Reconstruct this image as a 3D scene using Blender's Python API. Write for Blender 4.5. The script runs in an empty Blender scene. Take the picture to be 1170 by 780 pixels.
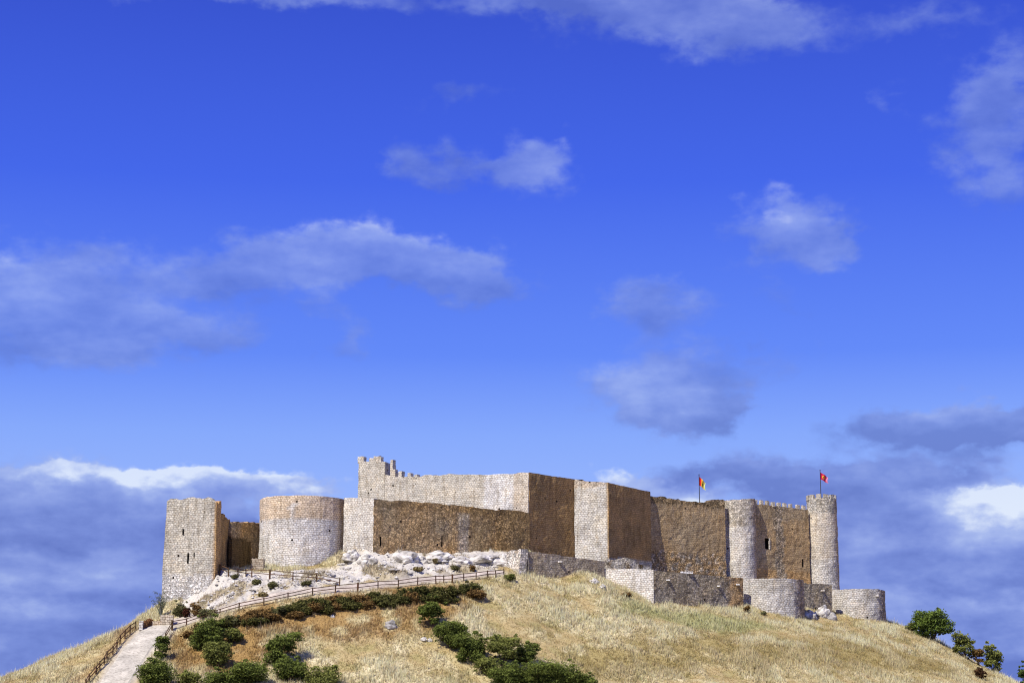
import bpy, math, random
import numpy as np
from mathutils import noise, Vector
random.seed(7); rng = np.random.default_rng(7)
sc = bpy.context.scene
COL = sc.collection
F = 2200.0
PITCH = math.atan(460/2200)
CP, SP = math.cos(PITCH), math.sin(PITCH)
EYE = 1.7

# ------------------------------------------------------------------ camera
cd = bpy.data.cameras.new('camera'); cam = bpy.data.objects.new('camera', cd); COL.objects.link(cam)
cd.sensor_width = 36; cd.lens = F/1170*36; cd.clip_end = 20000; cd.clip_start = .5
cam.location = (0, 0, EYE); cam.rotation_euler = (math.pi/2 + PITCH, 0, 0)
sc.camera = cam

def P(px, py, Y):
    """world point seen at photo position (px,py) at distance Y"""
    xc = (px-585)/F; yc = (390-py)/F
    t = Y/(CP - yc*SP)
    return Vector((xc*t, Y, EYE + (SP + yc*CP)*t))

# ------------------------------------------------------------------ helpers
def tag(o, label=None, cat=None, group=None, kind=None):
    if label: o['label'] = label
    if cat: o['category'] = cat
    if group: o['group'] = group
    if kind: o['kind'] = kind
    return o
def empty(name, loc):
    o = bpy.data.objects.new(name, None); COL.objects.link(o); o.location = loc; o.empty_display_size = .5
    return o
def link(name, me, mat, parent=None):
    o = bpy.data.objects.new(name, me); COL.objects.link(o)
    me.name = name
    if mat and not me.materials: me.materials.append(mat)
    if parent is not None:
        o.parent = parent
        o.matrix_parent_inverse.identity()
        o.location = -Vector(parent.location) if parent.get('_w') is None else (0, 0, 0)
    return o
def fastmesh(name, V, Fc, k, colors=None, uv=None, smooth=False):
    """V (n,3), Fc (m,k) arrays"""
    me = bpy.data.meshes.new(name)
    V = np.asarray(V, np.float32); Fc = np.asarray(Fc, np.int32)
    me.vertices.add(len(V)); me.vertices.foreach_set('co', V.ravel())
    me.loops.add(Fc.size); me.loops.foreach_set('vertex_index', Fc.ravel())
    me.polygons.add(len(Fc)); me.polygons.foreach_set('loop_start', np.arange(len(Fc), dtype=np.int32)*k)
    me.polygons.foreach_set('use_smooth', np.full(len(Fc), smooth))
    me.update(calc_edges=True)
    if colors is not None:
        a = me.color_attributes.new('tint', 'FLOAT_COLOR', 'POINT')
        c = np.ones((len(V), 4), np.float32); c[:, :colors.shape[1]] = colors
        a.data.foreach_set('color', c.ravel())
    if uv is not None:
        l = me.uv_layers.new(name='UVMap')
        l.data.foreach_set('uv', np.asarray(uv, np.float32)[Fc.ravel()].ravel())
    return me
def nz(x, y, z=0.0): return noise.noise(Vector((x, y, z)))
def fbm(x, y, z=0.0, o=4): return noise.fractal(Vector((x, y, z)), 1.0, 2.0, o)

# ------------------------------------------------------------------ materials
class NT:
    def __init__(s, tree): s.t = tree; s.n = tree.nodes; s.l = tree.links; s.n.clear()
    def new(s, typ, inp=None, **kw):
        n = s.n.new(typ)
        for k, v in kw.items(): setattr(n, k, v)
        for k, v in (inp or {}).items():
            if hasattr(v, 'is_output') : s.l.new(v, n.inputs[k])
            else: n.inputs[k].default_value = v
        return n
    def math(s, op, a, b=None, c=None, clamp=False):
        n = s.n.new('ShaderNodeMath'); n.operation = op; n.use_clamp = clamp
        for i, v in enumerate((a, b, c)):
            if v is None: continue
            if hasattr(v, 'is_output'): s.l.new(v, n.inputs[i])
            else: n.inputs[i].default_value = v
        return n.outputs[0]
    def mix(s, f, a, b, blend='MIX'):
        n = s.n.new('ShaderNodeMix'); n.data_type = 'RGBA'; n.blend_type = blend
        for i, v in ((0, f), (6, a), (7, b)):
            if hasattr(v, 'is_output'): s.l.new(v, n.inputs[i])
            else: n.inputs[i].default_value = v if i == 0 else (*v, 1)[:4]
        return n.outputs[2]
    def ramp(s, f, stops, interp='LINEAR'):
        n = s.n.new('ShaderNodeValToRGB'); n.color_ramp.interpolation = interp
        e = n.color_ramp.elements
        while len(e) < len(stops): e.new(.5)
        for el, (p, c) in zip(e, stops): el.position = p; el.color = (*c, 1) if len(c) == 3 else c
        s.l.new(f, n.inputs[0]); return n.outputs[0]
def material(name):
    m = bpy.data.materials.new(name); m.use_nodes = True
    return m, NT(m.node_tree)
def finish(N, color, rough=.9, normal=None, spec=.2, extra=None):
    b = N.new('ShaderNodeBsdfPrincipled')
    if hasattr(color, 'is_output'): N.l.new(color, b.inputs['Base Color'])
    else: b.inputs['Base Color'].default_value = (*color, 1)
    b.inputs['Roughness'].default_value = rough; b.inputs['Specular IOR Level'].default_value = spec
    if normal is not None: N.l.new(normal, b.inputs['Normal'])
    o = N.new('ShaderNodeOutputMaterial'); N.l.new(b.outputs[0], o.inputs[0]); return b

def masonry():
    m, N = material('castle_masonry')
    uv = N.new('ShaderNodeTexCoord').outputs['UV']
    at = N.new('ShaderNodeAttribute', attribute_name='tint')
    tint, rub = at.outputs['Color'], at.outputs['Alpha']
    wn = N.new('ShaderNodeTexNoise', {'Vector': uv, 'Scale': .9, 'Detail': 3.0})
    warp = N.new('ShaderNodeVectorMath', {0: wn.outputs['Color'], 1: (-.5, -.5, -.5)}, operation='ADD').outputs[0]
    warp = N.new('ShaderNodeVectorMath', {0: warp, 'Scale': .55}, operation='SCALE').outputs[0]
    uvw = N.new('ShaderNodeVectorMath', {0: uv, 1: warp}, operation='ADD').outputs[0]
    br = N.new('ShaderNodeTexBrick', {'Vector': uvw, 'Color1': (.76, .755, .75, 1), 'Color2': (1.1, 1.1, 1.1, 1), 'Mortar': (.34, .30, .26, 1), 'Scale': 1.0,
              'Mortar Size': .035, 'Mortar Smooth': .5, 'Bias': .15, 'Brick Width': .5, 'Row Height': .31})
    vo = N.new('ShaderNodeTexVoronoi', {'Vector': N.new('ShaderNodeVectorMath', {0: uvw, 1: (1, 1.45, 1)}, operation='MULTIPLY').outputs[0], 'Scale': 2.3, 'Randomness': .9})
    vd = N.new('ShaderNodeTexVoronoi', {'Vector': N.new('ShaderNodeVectorMath', {0: uvw, 1: (1, 1.45, 1)}, operation='MULTIPLY').outputs[0], 'Scale': 2.3, 'Randomness': .9}, feature='DISTANCE_TO_EDGE')
    cell = N.new('ShaderNodeSeparateColor', {0: vo.outputs['Color']}).outputs[0]
    edge = N.math('MULTIPLY', vd.outputs[0], 9.0, clamp=True)
    rv = N.math('MULTIPLY', N.math('MULTIPLY_ADD', cell, 1.0, .42), N.math('MULTIPLY_ADD', edge, .75, .25))
    rubc = N.new('ShaderNodeCombineColor', {0: rv, 1: rv, 2: rv}).outputs[0]
    pat = N.mix(rub, br.outputs[0], rubc)
    # broad weathering
    big = N.new('ShaderNodeTexNoise', {'Vector': uv, 'Scale': .28, 'Detail': 5.0, 'Roughness': .65}).outputs[0]
    wst = N.ramp(big, [(.3, (.78, .76, .75)), (.5, (1, 1, 1)), (.72, (1.12, 1.06, .96))])
    st = N.new('ShaderNodeTexNoise', {'Vector': N.new('ShaderNodeVectorMath', {0: uv, 1: (1.6, .18, 1)}, operation='MULTIPLY').outputs[0], 'Scale': 1.2, 'Detail': 4.0}).outputs[0]
    strk = N.ramp(st, [(.32, (.70, .67, .62)), (.52, (1, 1, 1))])
    fine = N.new('ShaderNodeTexNoise', {'Vector': uv, 'Scale': 4.5, 'Detail': 5.0, 'Roughness': .7}).outputs[0]
    fn = N.ramp(fine, [(.3, (.74, .73, .72)), (.5, (1, 1, 1)), (.75, (1.12, 1.12, 1.12))])
    c = N.mix(1.0, tint, pat, 'MULTIPLY')
    c = N.mix(1.0, c, wst, 'MULTIPLY'); c = N.mix(.85, c, strk, 'MULTIPLY'); c = N.mix(1.0, c, fn, 'MULTIPLY')
    # individual warm / grey stones
    hue = N.new('ShaderNodeTexNoise', {'Vector': N.new('ShaderNodeVectorMath', {0: uv, 1: (1, 2.2, 1)}, operation='MULTIPLY').outputs[0], 'Scale': 1.5, 'Detail': 2.0}).outputs[0]
    c = N.mix(N.math('MULTIPLY', N.math('GREATER_THAN', hue, .62), .22), c, N.mix(1.0, c, (1.25, .92, .62), 'MULTIPLY'))
    # putlog holes and lost stones
    pv = N.new('ShaderNodeTexVoronoi', {'Vector': uv, 'Scale': .42, 'Randomness': 1.0}).outputs['Distance']
    c = N.mix(N.math('LESS_THAN', pv, .075), c, (.03, .022, .015))
    h = N.math('ADD', N.math('MULTIPLY', N.new('ShaderNodeRGBToBW', {0: pat}).outputs[0], .7), N.math('MULTIPLY', fine, .8))
    bstr = N.math('MULTIPLY_ADD', rub, .45, .5)
    bp = N.new('ShaderNodeBump', {'Height': h, 'Distance': .22, 'Strength': bstr}).outputs[0]
    finish(N, c, .95, bp, .1)
    return m
M_ST = masonry()

def attr_mat(name, rough=.9, bump=0, trans=0, mul=None, noise_scale=3.0, spec=.1, var=0):
    m, N = material(name)
    c = N.new('ShaderNodeAttribute', attribute_name='tint').outputs['Color']
    nrm = None
    if bump or var:
        p = N.new('ShaderNodeTexCoord').outputs['Object']
        n = N.new('ShaderNodeTexNoise', {'Vector': p, 'Scale': noise_scale, 'Detail': 6.0, 'Roughness': .7}).outputs[0]
        if var: c = N.mix(var, c, N.ramp(n, [(.3, (.45, .42, .4)), (.5, (1, 1, 1)), (.7, (1.25, 1.25, 1.25))]), 'MULTIPLY')
        if bump: nrm = N.new('ShaderNodeBump', {'Height': n, 'Distance': bump, 'Strength': .8}).outputs[0]
    b = finish(N, c, rough, nrm, spec)
    if trans:
        t = N.new('ShaderNodeBsdfTranslucent', {'Color': c})
        mx = N.new('ShaderNodeMixShader', {0: trans, 1: b.outputs[0], 2: t.outputs[0]})
        out = [n for n in N.n if n.type == 'OUTPUT_MATERIAL'][0]; N.l.new(mx.outputs[0], out.inputs[0])
    return m
M_LEAF = attr_mat('shrub_leaves', .7, trans=.25)
M_GRASS = attr_mat('dry_grass_blades', .85, trans=.15)
M_GROUND = attr_mat('hillside_soil', .95, bump=.12, noise_scale=2.2, var=.75)
M_ROCK = attr_mat('limestone', .95, bump=.15, noise_scale=1.6, var=.8)
M_PATH = attr_mat('path_gravel', .95, bump=.03, noise_scale=3.0, var=.8)
M_WOOD = attr_mat('weathered_wood', .85, bump=.01, noise_scale=9.0, var=.5)
def plain(name, col, rough=.8):
    m, N = material(name)
    p = N.new('ShaderNodeTexCoord').outputs['Object']
    n = N.new('ShaderNodeTexNoise', {'Vector': p, 'Scale': 6.0, 'Detail': 4.0}).outputs[0]
    c = N.mix(.5, col, N.mix(1.0, col, N.ramp(n, [(.3, (.5, .5, .5)), (.7, (1.3, 1.3, 1.3))]), 'MULTIPLY'))
    finish(N, c, rough); return m
M_DARK = plain('dark_void_stone', (.035, .024, .015))
M_POLE = plain('flag_pole_metal', (.06, .055, .05), .5)
M_CLOTH = attr_mat('flag_cloth', .8, trans=.25)

# ------------------------------------------------------------------ terrain
ctrl = [ # px, py, Y   points of the ground seen in the photograph
 (585,657,285),(640,664,290),(672,659,291),(697,668,293),(722,680,292),(745,692,292),(770,693,293.5),(800,694,297),(849,696,302),(880,701,303),(917,707,308),(940,701,316),(955,704,319),(985,709,321),(1010,711,326),
 (190,691,278),(215,692,276),(247,672,276),(247,653,284),(262,653,285),(298,648,286),(280,656,279),
 (300,650,285.5),(346,648,285),(390,643,286),(398,632,287.5),(427,632,286),(470,632,290),(500,632,292.5),(560,630,298),(600,632,302),
 (196,722,262),(240,708,264),(290,693,266),(350,680,269),(409,677,271),(455,671.5,274.5),(517,665,278.5),(560,659,282),
 (252,655,277.5),(308,661,274.5),(335,663,273.8),(361,666,273.2),(388,670,273),(440,655,279),(500,648,284),(550,645,288),
 (130,780,246),(150,750,254),(175,722,261),(190,716,263),(110,762,250.5),(122,754,253),(137,736,258),(155,720,262),
 (100,780,247),(60,765,254),(0,785,250),(0,775,262),(30,763,264),(60,751,265.5),(110,734,268),(150,721,270),(183,712,272),
 (60,762,290),(0,795,285),(150,728,292),
 (200,780,247),(300,780,249),(400,780,251),(500,780,253),(600,780,256),(700,780,259),(800,780,263),(900,780,268),(1000,780,276),(1100,782,286),(1150,790,292),
 (200,745,256),(250,725,259.5),(300,715,261.5),(330,750,256),(400,720,263),(400,745,258),(300,690,266.5),(450,700,267.5),(520,700,269),(500,735,262),(520,720,265),(600,720,268.5),(600,690,276.5),(700,735,271),(650,700,278),
 (700,700,280),(800,735,277),(800,712,287),(900,740,282),(900,720,294),(1000,745,294),(1000,725,309),(1070,760,302),
 (1010,710,328),(1040,718.5,326),(1080,738,322),(1120,760,317),(1160,781,312),(1180,792,311),
 (1040,735,345),(1090,760,342),(1150,798,335),
]
CX, CY, CZ = [], [], []
for px, py, Y in ctrl:
    p = P(px, py, Y); CX.append(p.x); CY.append(p.y); CZ.append(p.z)
for x, y, z in [ # the rest of the hill, out of sight
 (20,314,28.0),(38,330,29.0),(52,340,28.5),(0,306,28.6),(-20,310,29.5),(-25,330,29.5),(10,350,29),(40,365,28),(-48,300,25.5),(-52,330,24),
 (-75,320,13),(-100,300,4),(-110,262,3),(-90,240,4),(-60,225,3),(-20,222,3),(20,226,3),(60,234,3),(95,250,2.5),(120,285,2),(125,330,2),(105,380,3),(60,410,5),(0,400,12),(-50,380,10),(-90,360,4),(75,350,19),(70,375,15)]:
    CX.append(x); CY.append(y); CZ.append(z)
CX, CY, CZ = map(np.array, (CX, CY, CZ))
def tps_k(r2): return np.where(r2 > 1e-9, .5*r2*np.log(np.maximum(r2, 1e-9)), 0)
n = len(CX)
K = tps_k((CX[:, None]-CX)**2 + (CY[:, None]-CY)**2) + np.eye(n)*2.0
A = np.zeros((n+3, n+3)); A[:n, :n] = K; A[:n, n] = A[n, :n] = 1; A[:n, n+1] = A[n+1, :n] = CX; A[:n, n+2] = A[n+2, :n] = CY
W = np.linalg.solve(A, np.concatenate([CZ, np.zeros(3)]))
def tps(X, Y):
    X = np.asarray(X, float); Y = np.asarray(Y, float); out = np.empty(X.size); x, y = X.ravel(), Y.ravel()
    for i in range(0, x.size, 20000):
        a, b = x[i:i+20000], y[i:i+20000]
        out[i:i+20000] = tps_k((a[:, None]-CX)**2 + (b[:, None]-CY)**2) @ W[:n] + W[n] + W[n+1]*a + W[n+2]*b
    return out.reshape(X.shape)
def grow(a, b, step, far, sgn=1):
    out = []; s = step; v = b
    while v < far: s *= 1.22; v += s; out.append(v)
    return out
xs = np.arange(-82, 104, .45); ys = np.arange(240, 352, .45)
xs = np.concatenate([-np.array(grow(0, 82, .45, 6000))[::-1], xs, np.array(grow(0, 104, .45, 6000))])
ys = np.concatenate([240-(np.array(grow(0, 0, .45, 700)))[::-1], ys, 352+np.array(grow(0, 0, .45, 12000))])
GX, GY = np.meshgrid(xs, ys)
hx = np.clip(GX, -140, 150); hy = np.clip(GY, 200, 440)
GZ = tps(hx, hy)
d = np.hypot((GX-5)/135, (GY-312)/118)
bl = np.clip((d-.72)/.33, 0, 1); bl = bl*bl*(3-2*bl)
GZ = np.maximum(GZ, 0)*(1-bl)

def interp_grid(A_, X, Y):
    i = np.clip(np.searchsorted(xs, X)-1, 0, len(xs)-2); j = np.clip(np.searchsorted(ys, Y)-1, 0, len(ys)-2)
    u = (X-xs[i])/(xs[i+1]-xs[i]); v = (Y-ys[j])/(ys[j+1]-ys[j])
    if A_.ndim == 3: u = u[..., None]; v = v[..., None]
    return A_[j, i]*(1-u)*(1-v)+A_[j, i+1]*u*(1-v)+A_[j+1, i]*(1-u)*v+A_[j+1, i+1]*u*v
def gz(x, y): return float(interp_grid(GZ, np.array([x]), np.array([y]))[0])
def hit(px, py):
    """the point of the hillside seen at a photo position"""
    Ys = np.arange(238, 352, .25); p0 = P(px, py, 1.0); 
    xs_ = p0.x*Ys; zz = EYE + (p0.z-EYE)*Ys
    g = interp_grid(GZ, xs_, Ys)
    k = np.nonzero(zz < g)[0]
    if len(k) == 0: k = [int(np.argmin(zz-g))]
    k = k[0]; return Vector((xs_[k], Ys[k], g[k]))
def poly_world(pts): return np.array([hit(*p)[:2] for p in pts])
def inside(poly, X, Y):
    r = np.zeros(X.shape, bool); m = len(poly)
    for i in range(m):
        x1, y1 = poly[i]; x2, y2 = poly[(i+1) % m]
        c = ((y1 > Y) != (y2 > Y)) & (X < (x2-x1)*(Y-y1)/(y2-y1+1e-12)+x1)
        r ^= c
    return r
# noise fields on the grid
fine = (np.abs(GX-11) < 94) & (GY > 239) & (GY < 353)
def field(s, seed, o=4, ridged=False):
    out = np.zeros(GX.shape)
    J, I = np.nonzero(fine)
    vals = [fbm(xs[i]*s, ys[j]*s, seed, o) for j, i in zip(J, I)]
    out[J, I] = vals; return out
N1 = field(.10, 3.1, 3); N2 = field(.45, 9.7, 3); N3 = field(.22, 20.3, 4)
WX, WY = GX + N2*1.6, GY + N3*2.5
rock_poly = poly_world([(392,629),(470,629),(560,628),(600,632),(583,650),(520,657),(450,663),(390,668),(345,674),(300,682),(262,693),(232,701),(203,697),(200,684),(222,668),(246,653),(262,655),(300,652),(346,651),(389,646)])
brown_poly = poly_world([(200,724),(290,695),(450,674),(520,668),(540,684),(505,716),(440,732),(350,735),(290,770),(200,770),(190,740)])
green_poly = poly_world([(720,686),(800,700),(870,712),(900,722),(830,722),(760,712),(700,694)])
ochre_poly = poly_world([(700,742),(800,728),(900,735),(1000,738),(1100,765),(1100,779),(640,779),(660,745)])
R = inside(rock_poly, WX, WY).astype(float)
B = inside(brown_poly, WX, WY).astype(float)
G = inside(green_poly, WX, WY).astype(float)
O = inside(ochre_poly, WX+N2*2, WY+N3*3).astype(float)
def blur(A_, k=2):
    for _ in range(k):
        A_ = (A_ + np.roll(A_, 1, 0) + np.roll(A_, -1, 0) + np.roll(A_, 1, 1) + np.roll(A_, -1, 1))/5
    return A_
R, B, G, O = blur(R, 1), blur(B, 5), blur(G, 6), blur(O, 6)
# paths
lower_edges = [((105,790),(148,790)),((111,780),(152,780)),((125,760),(164,760)),((137,742),(176,742)),((150,728),(187,729)),((160,720),(194,721)),((170,714.5),(203,715.5))]
upper_edges = [((184,711.5),(190,719)),((200,706.5),(203,716)),((240,698.5),(240,704.5)),((290,684.5),(290,690.5)),((350,673),(350,679)),((409,667),(409,674)),((450,663),(450,669.5)),((520,657),(520,663.5)),((575,652.5),(575,657.5))]
def path_pts(edges): return [(hit(*a), hit(*b)) for a, b in edges]
LOW, UPP = path_pts(lower_edges), path_pts(upper_edges)
pm = np.zeros(GX.shape)
for pts in (LOW, UPP):
    for (a, b), (c, e) in zip(pts[:-1], pts[1:]):
        pm = np.maximum(pm, inside(np.array([a[:2], b[:2], e[:2], c[:2]]), GX, GY))
PM = np.clip(blur(pm, 3)*1.6, 0, 1)
ridge = 1-np.abs(N2)*2.2
GZ = GZ + fine*(1-PM)*((N1*.35 + N2*.12)*(1-R*.3) + R*(ridge-.5)*.65 + R*N3*.6)
# colours
def lerp(a, b, t): return a*(1-t[..., None]) + b*t[..., None]
straw, pale, och, oliv = map(np.array, ((.60,.50,.26), (.88,.77,.48), (.48,.34,.14), (.32,.31,.10)))
sm = lambda a, lo, hi: (lambda t: t*t*(3-2*t))(np.clip((a-lo)/(hi-lo), 0, 1))
C = np.broadcast_to(straw, GX.shape+(3,)).copy()
C = lerp(C, pale, sm(N3+N2*.25, -.2, .36)*.85)
C = lerp(C, och, sm(-N3*.8-N2*.5-N1*.4, .10, .38)*.55)
C = lerp(C, oliv, sm(-N2-N1*.5, .15, .5)*.35)
C = lerp(C, lerp(np.broadcast_to(np.array((.40,.24,.08)), C.shape), straw, sm(N2+N3*.6, .05, .5)), B*.85)
C = lerp(C, np.array((.42,.44,.18)), G*.6)
C = lerp(C, lerp(np.broadcast_to(np.array((.42,.33,.13)), C.shape), straw, sm(N3, -.1, .4)), O*.9)
F_ = blur(inside(poly_world([(80,779),(108,760),(130,737),(150,713),(156,722),(138,742),(118,764),(100,779)]), WX, WY).astype(float), 4)
C = lerp(C, np.array((.42,.26,.09)), F_*.7)
gp = sm(N3+N2*.7+np.clip((-30-GX)/40, 0, .35), .10, .32)
C = lerp(C, lerp(np.broadcast_to(np.array((.66,.61,.52)), C.shape), np.array((.40,.32,.17)), gp*.8), R)
C = lerp(C, np.array((.5,.45,.4)), PM*.7)
far = ~fine
C[far] = (.42,.35,.19)
DENS = np.clip(1-PM*2.2, 0, 1)*(1-R*(1-gp*.5))*fine
ny, nx = GX.shape
idx = np.arange(nx*ny).reshape(ny, nx)
Fc = np.stack([idx[:-1, :-1], idx[:-1, 1:], idx[1:, 1:], idx[1:, :-1]], -1).reshape(-1, 4)
me = fastmesh('hillside', np.stack([GX, GY, GZ], -1).reshape(-1, 3), Fc, 4, colors=(C*.92).reshape(-1, 3), smooth=True)
tag(link('hill_ground', me, M_GROUND), kind='structure')

def ribbon(name, pts, lift, colour):
    # resample
    V, Cc = [], []
    rows = []
    for (a, b), (c, e) in zip(pts[:-1], pts[1:]):
        L = max(2, int((a-c).length/.6))
        for k in range(L): rows.append((a.lerp(c, k/L), b.lerp(e, k/L)))
    rows.append(pts[-1]); m = 9
    for r, (a, b) in enumerate(rows):
        for k in range(m):
            q = a.lerp(b, k/(m-1)); w = nz(q.x*1.5, q.y*1.5, k)*.12 if k in (0, m-1) else 0
            z = gz(q.x+w, q.y+w)+lift - (.35 if k in (0, m-1) else 0)
            V.append((q.x+w, q.y+w, z)); s = .85+.3*nz(q.x*.7, q.y*.7, 2)+random.uniform(-.05, .05)
            Cc.append([v*s for v in colour])
    ii = np.arange(len(V)).reshape(-1, m)
    Fq = np.stack([ii[:-1, :-1], ii[:-1, 1:], ii[1:, 1:], ii[1:, :-1]], -1).reshape(-1, 4)
    return tag(link(name, fastmesh(name, V, Fq, 4, colors=np.array(Cc)), M_PATH), kind='structure')
ribbon('path', LOW, .12, (.66, .60, .48))
ribbon('footpath', UPP, .10, (.66, .56, .45))

# ------------------------------------------------------------------ masonry builders
L_ = np.array((.80,.74,.62)); LW = np.array((.88,.85,.79)); LG = np.array((.68,.64,.54)); OC = np.array((.74,.46,.19)); BR = np.array((.39,.26,.115)); GB = np.array((.58,.47,.30)); PK = np.array((.86,.70,.51))
def shade_side(c, fu, span, centre, a0=52):  # brown shade painted into the tint on the right sector of round towers
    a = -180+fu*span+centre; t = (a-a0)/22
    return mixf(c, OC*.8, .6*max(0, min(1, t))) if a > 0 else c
def arc(cx, cy, r, a0, a1, ztop, n=None):
    """left to right through the front (a measured from the front, negative = left), degrees"""
    n = n or max(6, int(abs(a1-a0)/6))
    out = []
    for k in range(n+1):
        a = math.radians(a0+(a1-a0)*k/n)
        out.append((cx+r*math.sin(a), cy-r*math.cos(a), ztop(k/n) if callable(ztop) else ztop))
    return out
def line(*pp): return [tuple(P(*p)) for p in pp]
def dense(pts, ds, closed):
    out = []
    seq = pts + ([pts[0]] if closed else [])
    for a, b in zip(seq[:-1], seq[1:]):
        L = math.hypot(b[0]-a[0], b[1]-a[1]); m = max(1, round(L/ds))
        for k in range(m):
            t = k/m; out.append([a[i]*(1-t)+b[i]*t for i in range(3)])
    if not closed: out.append(list(seq[-1]))
    return out
def wall(name, pts, zb, tintf, thick=1.7, closed=False, rag=.18, rub=.15, holes=(), batter=0, label=None, group=None, cat='wall', ds=.45, top_drop=0, floor=None):
    """a masonry wall or tower shell; pts run left to right with the outer face towards the viewer"""
    D = dense(pts, ds, closed)
    U = [0]
    for a, b in zip(D[:-1], D[1:]): U.append(U[-1]+math.hypot(b[0]-a[0], b[1]-a[1]))
    # slide columns to hole edges
    for (u0, u1, z0, z1) in holes:
        for uh in (u0, u1):
            k = next(i for i in range(len(U)-1) if U[i] <= uh < U[i+1]); t = (uh-U[k])/(U[k+1]-U[k])
            if min(uh-U[k], U[k+1]-uh) < .02: continue
            D.insert(k+1, [D[k][i]*(1-t)+D[k+1][i]*t for i in range(3)]); U.insert(k+1, uh)
    n_ = len(D); seed = random.random()*50
    # ragged crest, block by block
    for i, p in enumerate(D):
        q = noise.cell(Vector((U[i]/.62, seed, 0)))*.6 + nz(U[i]*.22, seed, 1)*1.4 + noise.cell(Vector((U[i]/1.9, seed, 3)))*.5
        p[2] += rag*q
    nrm = []
    for i in range(n_):
        a = D[i-1] if (i > 0 or closed) else D[i]; b = D[(i+1) % n_] if (i < n_-1 or closed) else D[i]
        dx, dy = b[0]-a[0], b[1]-a[1]; L = math.hypot(dx, dy) or 1; nrm.append((-dy/L, dx/L))   # inward
    zmax = max(p[2] for p in D); nr = max(3, int((zmax-zb)/.45)); 
    V, T, UV = [], [], []
    def addv(x, y, z, u, v, shade=1.0):
        V.append((x, y, z)); UV.append((u+seed*3, v)); t, r = tintf(u/max(U[-1], .01), (z-zb)/(zmax-zb), u, z)
        T.append([*(np.asarray(t)*shade), min(1, max(0, r if r is not None else rub))]); return len(V)-1
    grid = np.zeros((n_, nr+1), int)
    for i in range(n_):
        zt = D[i][2]; zrow = [zb+(zt-zb)*j/nr for j in range(nr+1)]
        for (u0, u1, z0, z1) in holes:
            if u0-.01 <= U[i] <= u1+.01:
                j0 = round((z0-zb)/(zt-zb)*nr); j1 = max(j0+1, round((z1-zb)/(zt-zb)*nr))
                zrow[j0] = z0; zrow[j1] = z1
        for j in range(nr+1):
            z = zrow[j]; x, y, _ = D[i]
            hgt = (zmax-z)*batter
            amp = .08+.10*rub
            dsp = nz(U[i]*1.3, z*1.3, seed)*amp + nz(U[i]*.35, z*.35, seed+9)*amp*1.5
            o = dsp - hgt
            grid[i, j] = addv(x+nrm[i][0]*o, y+nrm[i][1]*o, z, U[i], z)
    quads = []
    def cellhole(i, j):
        i2 = (i+1) % n_; uc = (U[i]+(U[i2] if i2 else U[i]+.45))/2
        zc = (V[grid[i, j]][2]+V[grid[i, j+1]][2]+V[grid[i2, j]][2]+V[grid[i2, j+1]][2])/4
        return any(u0 < uc < u1 and z0 < zc < z1 for (u0, u1, z0, z1) in holes)
    rng_i = range(n_ if closed else n_-1)
    for i in rng_i:
        i2 = (i+1) % n_
        for j in range(nr):
            if holes and cellhole(i, j): continue
            quads.append((grid[i, j], grid[i2, j], grid[i2, j+1], grid[i, j+1]))
    # top walk and back face
    inner_t, inner_b = [], []
    for i in range(n_):
        x, y, z = D[i]; nx_, ny_ = nrm[i]
        inner_t.append(addv(x+nx_*thick, y+ny_*thick, z-top_drop-rag*.4*random.random(), U[i], z+thick, .85))
        inner_b.append(addv(x+nx_*thick, y+ny_*thick, zb, U[i], zb, .85))
    for i in rng_i:
        i2 = (i+1) % n_
        quads.append((grid[i, nr], grid[i2, nr], inner_t[i2], inner_t[i]))
        quads.append((inner_t[i], inner_t[i2], inner_b[i2], inner_b[i]))
    if not closed:
        for i, fl in ((0, 1), (n_-1, 0)):
            x, y, z = D[i]; nx_, ny_ = nrm[i]
            prevO = prevI = None
            for j in range(nr+1):
                vo = V[grid[i, j]]; f = j/nr
                a = addv(*vo, U[i], vo[2]); zi = zb+(z-top_drop-zb)*f
                b = addv(vo[0]+nx_*thick, vo[1]+ny_*thick, zi, U[i]+thick, zi)
                if prevO is not None:
                    quads.append((prevI, prevO, a, b) if fl else (prevO, prevI, b, a))
                prevO, prevI = a, b
    me = fastmesh(name, V, quads, 4, colors=np.array(T, np.float32), uv=UV)
    root = empty(name, (sum(p[0] for p in D)/n_, sum(p[1] for p in D)/n_, zb)); 
    tag(root, label, cat, group)
    link('masonry', me, M_ST, root)
    if closed and floor is not None:
        fv = [(D[i][0]+nrm[i][0]*thick*.9, D[i][1]+nrm[i][1]*thick*.9, floor) for i in range(n_)]
        cxm = sum(p[0] for p in fv)/n_; cym = sum(p[1] for p in fv)/n_; fv.append((cxm, cym, floor))
        fm = fastmesh('roof_deck', fv, [(i, (i+1) % n_, n_) for i in range(n_)], 3, colors=np.tile(np.array((.4,.36,.3,.5)), (n_+1, 1)), uv=[(p[0], p[1]) for p in fv])
        link('roof_deck', fm, M_ST, root)
    # recesses
    for (u0, u1, z0, z1) in holes:
        k0 = min(range(n_), key=lambda i: abs(U[i]-u0)); k1 = min(range(n_), key=lambda i: abs(U[i]-u1))
        a, b = D[k0], D[k1]; nx_, ny_ = nrm[(k0+k1)//2]; dp = .8
        vv = []
        for (p, k) in ((a, k0), (b, k1)):
            for z in (z0, z1):
                o = -(zmax-z)*batter - .02
                vv.append((p[0]+nx_*o, p[1]+ny_*o, z)); vv.append((p[0]+nx_*dp, p[1]+ny_*dp, z))
        # indices: a-z0 out0 in1, a-z1 out2 in3, b-z0 out4 in5, b-z1 out6 in7
        qs = [(0,1,3,2),(4,6,7,5),(0,4,5,1),(2,3,7,6),(1,5,7,3)]
        nm = 'window' if (u1-u0) > .7 else 'arrow_slit'
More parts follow.
